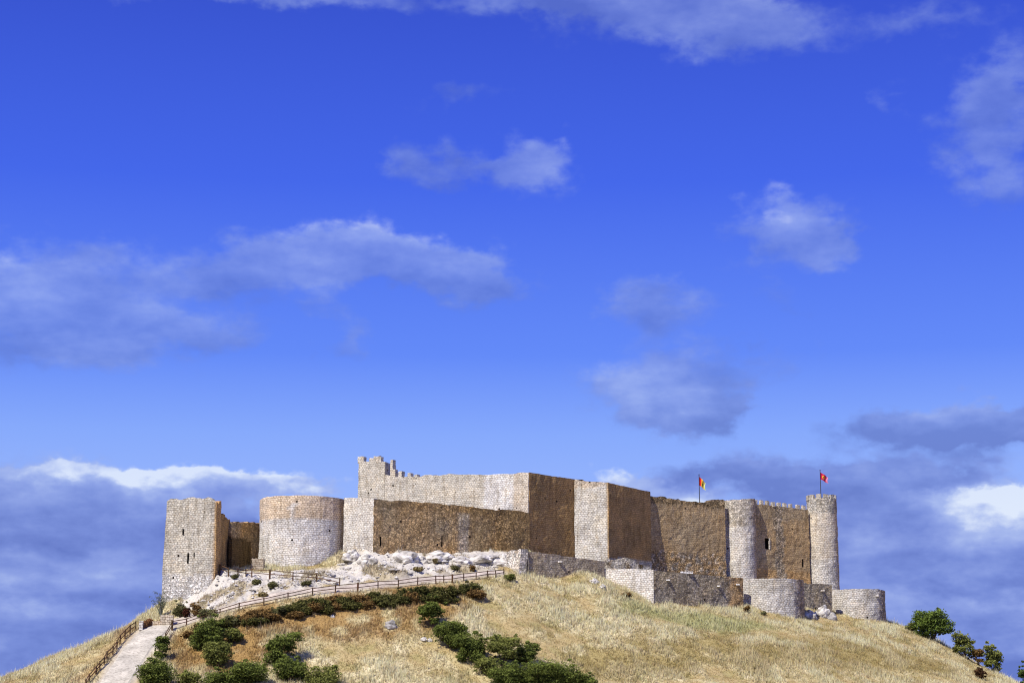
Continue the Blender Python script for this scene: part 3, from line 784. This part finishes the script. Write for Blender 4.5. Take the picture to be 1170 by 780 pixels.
# ------------------------------------------------------------------ parapet at the head of the path
a = hit(181, 716); b = hit(189, 716)
root = empty('parapet_wall', a); tag(root, 'low beige masonry parapet at the head of the broad path', 'wall')
block('masonry', (b.x, b.y+.6, b.z-.6), (1, .05), (1.7, .9, 2.25), (.72,.62,.47), root, 0, .02, chip=False)
a2 = hit(177, 716); block('low_section', (a2.x, a2.y+.6, a2.z-.6), (1, .05), (1.6, .8, 1.45), (.74,.60,.42), root, 0, .02, chip=False)
root = empty('parapet_shadow_side', hit(166, 717)); tag(root, 'low curved stone wall, its shadow side coloured brown, with a pale end pier left of the parapet', 'wall')
pr = hit(160.5, 721); block('end_pier', (pr.x, pr.y+.1, pr.z-.5), (1, 0), (.5, .5, 1.9), (.8,.76,.68), root, 0, .02, chip=False)
for k in range(6):
    t_ = k/5; g = hit(164+9.0*t_, 719.5-3.8*t_)
    block('stone_course', (g.x, g.y+.25+.3*t_, g.z-.5), (.9, .35), (.36, .5, 1.5+.45*math.sin(math.pi*(.2+.7*t_))), (.36,.18,.07), root, .6, .03)  # shadow side of the parapet, its shade put into the brown colour
for (px, py, w_, h_) in ((222,711,.7,.55),):
    pass

# ------------------------------------------------------------------ vegetation
def leaves(center, lobes, count, size, c_lo, c_hi, squash=.85, up_=.35, gap=.0):
    """leaf quads spread through a set of lobes -> V, F, T"""
    lob = np.array(lobes, float)   # dx,dy,dz,r
    w = lob[:, 3]**2; w /= w.sum(); li = rng.choice(len(lob), count, p=w)
    dv = rng.normal(size=(count, 3)); dv /= np.linalg.norm(dv, axis=1, keepdims=True)
    dv[:, 2] = np.where((dv[:, 2] < -.5) & (lob[li, 2] > lob[li, 3]*1.3), -dv[:, 2]*.8, dv[:, 2])
    ph = np.sin(dv[:, 0]*5+li*2)*np.cos(dv[:, 1]*6+li)*.2 + np.sin(dv[:, 2]*9+li*3)*.16
    rr_ = (rng.uniform(.15, 1, count)**.42)*(1+ph)*lob[li, 3]
    pos = lob[li, :3]+dv*rr_[:, None]*np.array((1, 1, squash))
    fr = rr_/lob[li, 3]
    nrm_ = dv*.8+rng.normal(size=(count, 3))*.7+np.array((0, 0, up_)); nrm_ /= np.linalg.norm(nrm_, axis=1, keepdims=True)
    t1_ = np.cross(nrm_, rng.normal(size=(count, 3))); t1_ /= np.linalg.norm(t1_, axis=1, keepdims=True); t2__ = np.cross(nrm_, t1_)
    s = size*rng.uniform(.55, 1.35, count)
    a_ = t1_*s[:, None]; b_ = t2__*(s*.5)[:, None]
    V = np.stack([pos-a_, pos+b_, pos+a_, pos-b_], 1)+np.array(center)
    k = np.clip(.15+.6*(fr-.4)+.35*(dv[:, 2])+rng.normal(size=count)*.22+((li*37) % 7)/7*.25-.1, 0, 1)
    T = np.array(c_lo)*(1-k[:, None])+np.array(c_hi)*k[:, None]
    return V.reshape(-1, 3), np.arange(count*4).reshape(-1, 4), np.repeat(T, 4, 0)
def tube(V, Q, T, pts_, rad, col=(.13,.09,.06)):
    o = len(V)
    for i, p_ in enumerate(pts_):
        for k_ in range(6):
            an = k_*math.pi/3; V.append((p_[0]+rad[i]*math.cos(an), p_[1]+rad[i]*math.sin(an), p_[2])); T.append([c_*random.uniform(.7, 1.2) for c_ in col])
    for i in range(len(pts_)-1):
        for k_ in range(6): Q.append((o+i*6+k_, o+i*6+(k_+1) % 6, o+i*6+6+(k_+1) % 6, o+i*6+6+k_))
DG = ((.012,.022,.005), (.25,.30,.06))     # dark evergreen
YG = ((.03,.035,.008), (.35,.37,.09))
OG = ((.06,.055,.02), (.24,.23,.09))
RU = ((.08,.045,.015), (.34,.21,.07))
def bush(name, px, py, w, h, cols, label, group=None, cat='bush', dens=1.0, leaf=.115, base=None, n_l=8, ragged=1.1, trunk=0, dY=0):
    """px,py = foot of the plant in the photo, w,h = size in photo pixels"""
    g = base or hit(px, py); 
    if dY: g = Vector((g.x*(g.y+dY)/g.y, g.y+dY, 0)); g.z = gz(g.x, g.y)
    k_ = g.y/F; W_, H_ = w*k_*(.485 if 'green' in name else .45), h*k_
    lobes = [(0, 0, H_*(.5+trunk*.2), min(W_*.75, H_*.5))]
    if W_ > H_*.55: lobes += [(sx*W_*.45, 0, H_*(.45+trunk*.25), min(W_*.6, H_*.46)) for sx in (-1, 1)]
    for i in range(n_l):
        an = random.uniform(0, 6.28); rr_ = W_*random.uniform(.3, .75); r0 = min(W_, H_)*random.uniform(.34, .56)
        lobes.append((math.cos(an)*rr_, math.sin(an)*rr_*.8, max(r0*.5+trunk*H_*.45, H_*random.uniform(.15, .82)-r0*.3), r0))
    for i in range(int(n_l*ragged*2)):
        an = random.uniform(0, 6.28); rr_ = W_*random.uniform(.3, 1.0); lobes.append((math.cos(an)*rr_, math.sin(an)*rr_*.8, H_*random.uniform(.2+trunk*.3, 1.05)*(1.1-.35*rr_/W_), min(W_, H_)*random.uniform(.09, .2)))
    cnt = int(min(16000, (300+ W_*H_*900)*dens*(.14/leaf)**1.3))
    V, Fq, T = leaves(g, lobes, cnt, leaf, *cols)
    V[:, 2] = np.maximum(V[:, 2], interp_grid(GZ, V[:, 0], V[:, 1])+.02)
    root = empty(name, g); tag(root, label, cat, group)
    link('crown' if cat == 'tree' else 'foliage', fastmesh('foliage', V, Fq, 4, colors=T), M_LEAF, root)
    SV, SQ, ST = [], [], []
    for i, (dx, dy, dz, r0) in enumerate(lobes[:7]):
        p0_ = g+Vector((random.uniform(-.1,.1), random.uniform(-.1,.1), -.2)); p3 = g+Vector((dx, dy, dz))
        m1 = p0_.lerp(p3, .4)+Vector((0, 0, H_*.08)); rb = (.035+.02*W_) if i else (.05+.035*W_)
        tube(SV, SQ, ST, [p0_, m1, p3], [rb, rb*.6, rb*.2])
    link('trunk' if cat == 'tree' else 'stem', fastmesh('stem', SV, SQ, 4, colors=np.array(ST)), M_WOOD, root)
    return root
GB1 = 'dark green bushes left of the middle'; GB2 = 'line of dark green bushes in the middle'
for a_ in [ # left cluster
 (184,752,22,28,DG,'narrow dark bush beside the head of the broad path'),
 (177,784,46,34,DG,'large dark bush overlapping the right edge of the broad path'),
 (237,741,42,40,DG,'darkest tall bush below the lower fence, nearest the square tower'),
 (268,735,22,18,YG,'small yellowish bush tucked right of the tall dark one'),
 (248,762,36,30,YG,'olive bush directly under the tall dark one'),
 (252,786,44,24,DG,'low dark bush at the bottom edge under the olive one'),
 (284,786,46,34,DG,'wide bush at the bottom edge beside the olive one'),
 (215,786,30,20,YG,'small yellow green bush at the bottom edge right of the path'),
 (322,758,40,38,DG,'tall bush with a pointed top standing alone right of the left cluster'),
 (332,778,42,26,DG,'spreading bush directly below the pointed one'),
 (368,786,44,26,YG,'rightmost low bush of the left cluster at the bottom edge')]:
    bush('green_bush', *a_, group=GB1)
for a_ in [
 (495,719,34,38,DG,'uppermost bush of the slanting line, below the fence'),
 (513,739,38,32,DG,'second bush from the top of the slanting line'),
 (538,756,40,36,DG,'third bush of the slanting line, dark and rounded'),
 (574,762,38,42,YG,'bush with an upright tip in the slanting line'),
 (600,762,34,30,DG,'bush behind and right of the one with the upright tip'),
 (556,772,28,24,YG,'small bright bush left of the foot of the line'),
 (581,788,42,34,DG,'rounded bush at the bottom edge, left of the lowest mass'),
 (612,788,50,34,DG,'large bush at the bottom edge in the middle of the lowest mass'),
 (645,788,46,34,DG,'wide bush near the right end of the lowest mass'),
 (669,790,28,22,DG,'rightmost and smallest bush of the lowest mass')]:
    bush('green_bush', *a_, group=GB2)
# low scrub below the fence
x_ = 208; i = 0; SG = ((.02,.025,.006), (.19,.18,.05))
def fence_y(x): return np.interp(x, [196,229,273,329,383,432,477,517,576], [721,709,698,686,677,674,669,666,658])
while x_ < 540:
    w = random.uniform(24, 38); col_ = random.choice([SG, RU, RU, OG, SG] if x_ < 350 else [SG, SG, SG, SG, SG if x_ > 440 else RU])
    fy = fence_y(x_)+random.uniform(7, 13)
    bush('low_scrub', x_+w*.3, fy+3, w, random.uniform(8, 13), col_, 'low russet and olive scrub bush growing just below the lower fence', 'low scrub along the lower fence', n_l=6, dens=.9, leaf=.13)
    if random.random() < .85: bush('low_scrub', x_+w*.5, fy+9, w*.9, random.uniform(8, 12), random.choice([RU, SG, SG]), 'low russet and olive scrub bush growing just below the lower fence', 'low scrub along the lower fence', n_l=5, dens=.8, leaf=.13)
    x_ += w*random.uniform(.36, .5)
bush('low_scrub', 583, 664, 14, 10, YG, 'small olive scrub bush at the foot of the sloping wall end')
bush('low_scrub', 206, 706, 22, 22, OG, 'pale olive shrub at the foot of the square tower', dens=.7)
bush('low_scrub', 213, 706, 12, 12, ((.03,.01,.008),(.12,.04,.02)), 'small dark reddish shrub at the foot of the square tower')
bush('low_scrub', 224, 703, 15, 16, RU, 'russet shrub against the square tower')
bush('low_scrub', 238, 706, 26, 11, OG, 'low yellow green shrub right of the russet one')
for px, py, w, h, lb in ((268,661,10,5,'tiny green tuft behind the upper fence near the tower'),(293,668,12,7,'small olive tuft on the bare slope left of centre'),(312,672,14,8,'green tuft on the bare slope under the upper fence'),(300,682,14,6,'pale tuft above the lower fence'),(350,668,14,5,'flat olive tuft in the fork of the two fences'),(497,646,7,7,'small dark tuft between white ledges'),(478,652,20,5,'yellow tuft on the white ledges'),(520,652,14,5,'olive tuft on the white ledges near the wall end'),(540,653,9,9,'brown tuft in a rock cleft near the wall end'),
                          (872,703,8,5,'small green tuft at the foot of the middle bastion'),(853,700,10,9,'ochre tuft where the outer wall meets the middle bastion'),(938,688,18,8,'dry tuft on the rocks between the low bastions'),(716,684,12,9,'ochre shrub on the mound edge beside the bright wall')):
    bush('grass_tuft', px, py, w, h, OG if 'green' in lb or 'olive' in lb else RU if 'brown' in lb or 'ochre' in lb else ((.2,.15,.05),(.4,.32,.14)), lb, cat='shrub', n_l=4, dens=.8, leaf=.12)
# trees on the right hand ridge
bush('small_tree', 1067, 736, 48, 38, DG[:1]+((.24,.33,.06),), 'rounded green tree, largest on the right hand ridge', cat='tree', n_l=12, dens=.9, leaf=.17, trunk=.15, dY=3)
bush('small_tree', 1041, 722, 16, 12, YG, 'tiny shrub left of the largest ridge tree', cat='tree', n_l=4, dens=.8)
bush('small_tree', 1103, 755, 30, 34, YG, 'narrow tree in the middle of the right hand ridge', cat='tree', n_l=8, dens=.6, leaf=.17, trunk=.15, dY=3)
bush('small_tree', 1118, 762, 18, 24, RU, 'sparse brownish tree between the narrow tree and the dark one', cat='tree', n_l=6, dens=.55, leaf=.15, trunk=.15, dY=3)
bush('small_tree', 1134, 771, 27, 34, YG, 'dark open tree furthest down the right hand ridge', cat='tree', n_l=9, dens=.65, leaf=.17, trunk=.15, dY=3)
bush('low_scrub', 1120, 776, 16, 15, ((.04,.018,.01),(.16,.085,.035)), 'brown thorny shrub on the grass below the ridge trees')
bush('small_tree', 1171, 793, 20, 34, DG[:1]+((.17,.23,.06),), 'bright green tree cut by the right edge of the picture', cat='tree', n_l=8, dens=.7, leaf=.17, trunk=.3, dY=3)
bush('low_scrub', 1005, 700, 6, 11, YG, 'small green creeper hanging at the right side of the last bastion', base=P(1009, 698, 326.5)) 
# bare sapling by the path head
def sapling():
    g = hit(184, 706); k_ = g.y/F; root = empty('sapling', g); tag(root, 'thin grey green sapling with many upright twigs left of the square tower', 'tree')
    SV, SQ, ST = [], [], []; tips = []
    for i in range(22):
        an = random.uniform(0, 6.28); sp = random.uniform(.2, 1.0)
        e = g+Vector((math.cos(an)*sp*1.1*1.2-.3, math.sin(an)*sp, random.uniform(1.9, 3.6)))
        m1 = g.lerp(e, .45)-Vector((math.cos(an)*.12, 0, -.1)); tube(SV, SQ, ST, [g-Vector((0,0,.2)), m1, e], [.05, .03, .01], (.16,.16,.13)); tips += [m1.lerp(e, t_)+Vector((random.uniform(-.2,.2), random.uniform(-.2,.2), 0)) for t_ in (.3, .6, 1)]
    link('trunk', fastmesh('trunk', SV, SQ, 4, colors=np.array(ST)), M_WOOD, root)
    lob = [((t_-g).x, (t_-g).y, (t_-g).z, .3) for t_ in tips]
    V, Fq, T = leaves(g, lob, 1100, .075, (.07,.09,.05), (.22,.25,.14)); link('crown', fastmesh('crown', V, Fq, 4, colors=T), M_LEAF, root)
sapling()

# ------------------------------------------------------------------ grass
def grass(name, count, hmin, hmax, label, region, blades=4, dark=1.0, wid=.05):
    x0, x1, y0, y1 = region
    pts_ = rng.uniform((x0, y0), (x1, y1), (count, 2))
    keep = rng.uniform(0, 1, len(pts_)) < interp_grid(DENS, pts_[:, 0], pts_[:, 1]); pts_ = pts_[keep]
    m = len(pts_); 
    hh = interp_grid(N3, pts_[:, 0], pts_[:, 1]); base = interp_grid(C, pts_[:, 0], pts_[:, 1])
    tuft = rng.uniform(hmin, hmax, m)*(1+1.5*np.clip(hh, -.45, .8))
    V, T = [], []
    tc = base*rng.uniform(.84, 1.2, (m, 1))*(1+rng.normal(size=(m, 3))*.03)
    tc = np.where(rng.uniform(0, 1, (m, 1)) < .08, tc*np.array((.55, .5, .4)), tc)
    for b_ in range(blades):
        off = rng.normal(size=(m, 2))*.16; x = pts_[:, 0]+off[:, 0]; y = pts_[:, 1]+off[:, 1]
        z = interp_grid(GZ, x, y); h_ = tuft*rng.uniform(.6, 1.15, m); an = rng.uniform(0, math.pi, m); w_ = wid*rng.uniform(.6, 1.6, m)
        lx = rng.normal(size=m)*.22*h_+.10*h_; ly = rng.normal(size=m)*.2*h_
        a_ = np.stack([x-np.cos(an)*w_, y-np.sin(an)*w_, z-.05], -1); c_ = np.stack([x+np.cos(an)*w_, y+np.sin(an)*w_, z-.05], -1); t_ = np.stack([x+lx, y+ly, z+h_], -1)
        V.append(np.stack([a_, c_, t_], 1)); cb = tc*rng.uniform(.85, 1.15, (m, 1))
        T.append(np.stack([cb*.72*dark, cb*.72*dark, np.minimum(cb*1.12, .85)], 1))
    V = np.concatenate(V).reshape(-1, 3); T = np.concatenate(T).reshape(-1, 3)
    me_ = fastmesh(name, V, np.arange(len(V)).reshape(-1, 3), 3, colors=T)
    return tag(link(name, me_, M_GRASS), label, 'grass', kind='stuff')
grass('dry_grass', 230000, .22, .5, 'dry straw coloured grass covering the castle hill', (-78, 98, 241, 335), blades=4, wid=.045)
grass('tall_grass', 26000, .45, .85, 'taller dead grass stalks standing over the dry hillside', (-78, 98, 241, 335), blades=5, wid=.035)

# ------------------------------------------------------------------ sky
w = bpy.data.worlds.new('World'); sc.world = w; w.use_nodes = True
N = NT(w.node_tree)
SUN_EL, SUN_AZ = 50, 39
sky = N.new('ShaderNodeTexSky'); sky.sky_type = 'NISHITA'; sky.sun_disc = False; sky.sun_elevation = math.radians(SUN_EL); sky.sun_rotation = math.radians(180+SUN_AZ); sky.altitude = 800; sky.air_density = 1.0; sky.dust_density = .4; sky.ozone_density = 2.0
tc = N.new('ShaderNodeTexCoord').outputs['Generated']
xyz = N.new('ShaderNodeSeparateXYZ', {0: tc})
az = N.math('MULTIPLY', N.math('ARCTAN2', xyz.outputs[0], xyz.outputs[1]), 57.29578)
el = N.math('MULTIPLY', N.math('ARCSINE', xyz.outputs[2]), 57.29578)
def ae(px, py):
    p_ = P(px, py, 1.0); x, y, z = p_.x, p_.y, p_.z-EYE; L = math.sqrt(x*x+y*y+z*z)
    return math.degrees(math.atan2(x, y)), math.degrees(math.asin(z/L))
# grade the clear sky with elevation
elf = N.math('DIVIDE', el, 30.0, clamp=True)
SKYMUL = 1.0
grad = N.ramp(elf, [(0, (.34,.45,.92)), (.2, (.35,.50,1.0)), (.3, (.24,.40,1.0)), (.38, (.12,.25,.97)), (.55, (.052,.13,.85)), (.75, (.032,.074,.62)), (1, (.03,.07,.5))])
lum = N.new('ShaderNodeRGBToBW', {0: sky.outputs[0]}).outputs[0]
coord0 = N.new('ShaderNodeCombineXYZ', {0: az, 1: N.math('MULTIPLY', el, 1.5), 2: 0.0}).outputs[0]
def noise_n(vec, s, d, r=.55, w_=None, dist=0.0): return N.new('ShaderNodeTexNoise', {'Vector': vec, 'Scale': s, 'Detail': d, 'Roughness': r, 'Distortion': dist})
wv = noise_n(coord0, .45, 4.0); wv2 = noise_n(coord0, 1.7, 4.0, .6)
wofs = N.new('ShaderNodeVectorMath', {0: N.new('ShaderNodeVectorMath', {0: wv.outputs['Color'], 1: (.5,.5,.5)}, operation='SUBTRACT').outputs[0], 1: (3.4, 1.7, 0)}, operation='MULTIPLY').outputs[0]
wofs2 = N.new('ShaderNodeVectorMath', {0: N.new('ShaderNodeVectorMath', {0: wv2.outputs['Color'], 1: (.5,.5,.5)}, operation='SUBTRACT').outputs[0], 1: (.8, .55, 0)}, operation='MULTIPLY').outputs[0]
pos = N.new('ShaderNodeVectorMath', {0: N.new('ShaderNodeCombineXYZ', {0: az, 1: el, 2: 0.0}).outputs[0], 1: wofs}, operation='ADD').outputs[0]
pos = N.new('ShaderNodeVectorMath', {0: pos, 1: wofs2}, operation='ADD').outputs[0]
# px, py, half width, half height, amount, brightness
clouds = [
 (40,345,125,54,1.3,.52),(130,385,80,34,1.1,.45),(120,285,50,26,.5,.35),(230,325,70,22,.75,.42),(330,300,100,30,1.1,.52),(400,285,75,30,1.1,.66),(470,305,95,26,1.1,.52),(545,320,62,28,1.1,.48),(255,375,65,22,.75,.38),(400,392,30,26,.75,.38),(365,350,30,16,.55,.38),
 (470,170,36,28,.85,.42),(530,195,62,20,.75,.42),(612,190,60,34,1.1,.52),(530,108,55,18,.55,.40),
 (620,2,140,20,.9,.5),(760,12,110,32,1.1,.56),(860,30,90,36,1.1,.60),(300,-6,190,14,.8,.45),(1060,20,90,24,.6,.45),
 (1120,150,56,54,1.0,.46),(1165,95,36,50,.85,.46),(1140,215,40,36,.5,.36),(1020,115,22,22,.5,.35),
 (900,262,62,44,1.15,.55),(950,285,34,28,.8,.5),(748,348,58,32,1.1,.5),
 (740,448,70,42,1.3,.66),(785,475,60,16,.7,.1),(850,415,120,24,.62,.02),(835,465,24,34,.6,.02),(870,345,60,16,.35,.02),
 (1080,488,110,22,1.5,.10),(1150,482,60,20,1.0,.22),
 # low bank, left
 (80,610,140,50,1.2,.16),(10,690,150,80,1.0,.34),(150,660,80,70,1.0,.16),(40,770,260,60,1.2,.34),(250,625,50,50,.8,.35),
 (75,548,80,9,1.3,.9),(170,543,70,11,1.4,1.0),(255,556,70,15,1.5,.85),(330,564,60,12,1.1,.85),
 (60,640,120,10,1.2,.62),(50,698,150,11,1.2,.62),(70,672,140,9,1.2,.08),(100,590,90,22,1.0,.06),
 # low bank, right
 (1090,628,120,13,1.1,.62),(1080,668,130,10,1.4,.06),(1060,694,130,11,1.3,.58),(1120,740,120,14,1.0,.62),
 (840,538,80,22,1.0,.16),(960,565,80,32,1.1,.10),(1050,545,80,20,1.3,.14),(1010,595,70,34,1.1,.10),(1040,650,150,36,1.2,.20),(1140,740,160,70,1.2,.32),(1000,720,160,50,1.1,.34),(900,660,160,60,.9,.3),
 (1112,572,70,13,2.0,1.0),(1165,590,60,26,1.7,.9),(1080,600,60,16,1.1,.55),(735,557,46,14,1.3,.95),(790,576,40,12,.9,.85),(800,610,60,24,.6,.5),
 # rest of the horizon and sky, out of frame
 (-400,600,400,120,1.0,.4),(1750,600,400,140,1.0,.4),
]
SD = SB = SH = None
pxyz = N.new('ShaderNodeSeparateXYZ', {0: pos})
for (px, py, hw, hh, am, bri) in clouds:
    a0, e0 = ae(px, py); s = .02604
    dx_ = N.math('MULTIPLY_ADD', pxyz.outputs[0], 1/(hw*s), -a0/(hw*s)); hy_ = N.math('MULTIPLY_ADD', pxyz.outputs[1], 1/(hh*s), -e0/(hh*s))
    r2 = N.math('MULTIPLY_ADD', hy_, hy_, N.math('MULTIPLY', dx_, dx_))
    g = N.math('MULTIPLY', N.math('POWER', 2.71828, N.math('MULTIPLY', r2, -1.0)), am)
    SD = g if SD is None else N.math('ADD', SD, g)
    gb = N.math('MULTIPLY', g, bri); SB = gb if SB is None else N.math('ADD', SB, gb)
    gh = N.math('MULTIPLY', g, hy_); SH = gh if SH is None else N.math('ADD', SH, gh)
den = N.math('ADD', SD, .02)
bri = N.math('DIVIDE', SB, den); hgt = N.math('DIVIDE', SH, den)
cn = noise_n(coord0, .7, 5.0, .48, dist=.1).outputs[0]; cn2 = noise_n(coord0, 2.2, 5.0, .5).outputs[0]
dn = N.math('ADD', SD, N.math('MULTIPLY', N.math('SUBTRACT', cn, .5), .95)); dn = N.math('ADD', dn, N.math('MULTIPLY', N.math('SUBTRACT', cn2, .5), .35))
fmx = N.new('ShaderNodeMapRange', {'Value': el, 'From Min': 5.0, 'From Max': 12.0, 'To Min': .72, 'To Max': 1.0}).outputs[0]
alpha = N.new('ShaderNodeMapRange', {'Value': dn, 'From Min': .24, 'From Max': fmx}, interpolation_type='SMOOTHSTEP').outputs[0]
up_fade = N.new('ShaderNodeMapRange', {'Value': el, 'From Min': 6.0, 'From Max': 12.0, 'To Min': .97, 'To Max': .56}).outputs[0]
alpha = N.math('MULTIPLY', alpha, up_fade)
lat = noise_n(N.new('ShaderNodeCombineXYZ', {0: N.math('MULTIPLY', az, .45), 1: N.math('MULTIPLY', el, 1.1), 2: 3.0}).outputs[0], .7, 6.0, .5).outputs[0]
shade = N.math('ADD', bri, N.math('MULTIPLY', hgt, .22)); shade = N.math('ADD', shade, N.math('MULTIPLY', N.math('SUBTRACT', lat, .5), 1.7)); shade = N.math('ADD', shade, N.math('MULTIPLY', N.math('SUBTRACT', cn2, .5), .3))
shade = N.math('SUBTRACT', shade, N.new('ShaderNodeMapRange', {'Value': el, 'From Min': 8.0, 'From Max': 13.0, 'To Min': 0.0, 'To Max': .10}).outputs[0])
ccol = N.ramp(shade, [(0, (.13,.195,.57)), (.25, (.185,.265,.68)), (.5, (.265,.355,.77)), (.75, (.39,.49,.85)), (1, (.76,.84,.98))])
hz = N.new('ShaderNodeMapRange', {'Value': el, 'From Min': -2.0, 'From Max': 0.0}).outputs[0]
skyc = N.mix(.07, grad, N.mix(1.0, sky.outputs[0], (.10,.10,.10), 'MULTIPLY'))
full = N.mix(alpha, skyc, ccol)
full = N.mix(hz, (.25,.22,.16), full)
bg = N.new('ShaderNodeBackground', {'Color': full, 'Strength': 1.0}); out = N.new('ShaderNodeOutputWorld'); N.l.new(bg.outputs[0], out.inputs[0])
w.cycles.sampling_method = 'MANUAL'; w.cycles.sample_map_resolution = 512

sl = bpy.data.lights.new('sun', 'SUN'); sl.energy = 5.0; sl.angle = math.radians(.5); sl.color = (1, .95, .86)
so = bpy.data.objects.new('sun', sl); COL.objects.link(so)
E_, A_ = math.radians(SUN_EL), math.radians(SUN_AZ)
so.rotation_euler = Vector((-math.sin(A_)*math.cos(E_), -math.cos(A_)*math.cos(E_), math.sin(E_))).to_track_quat('Z', 'Y').to_euler()

for o in bpy.data.objects:
    for k in ('_w', '_zt'):
        if k in o: del o[k]
sc.view_settings.view_transform = 'Standard'; sc.view_settings.look = 'None'; sc.view_settings.exposure = 0
sc.cycles.filter_width = 1.15; sc.cycles.max_bounces = 5; sc.cycles.diffuse_bounces = 2
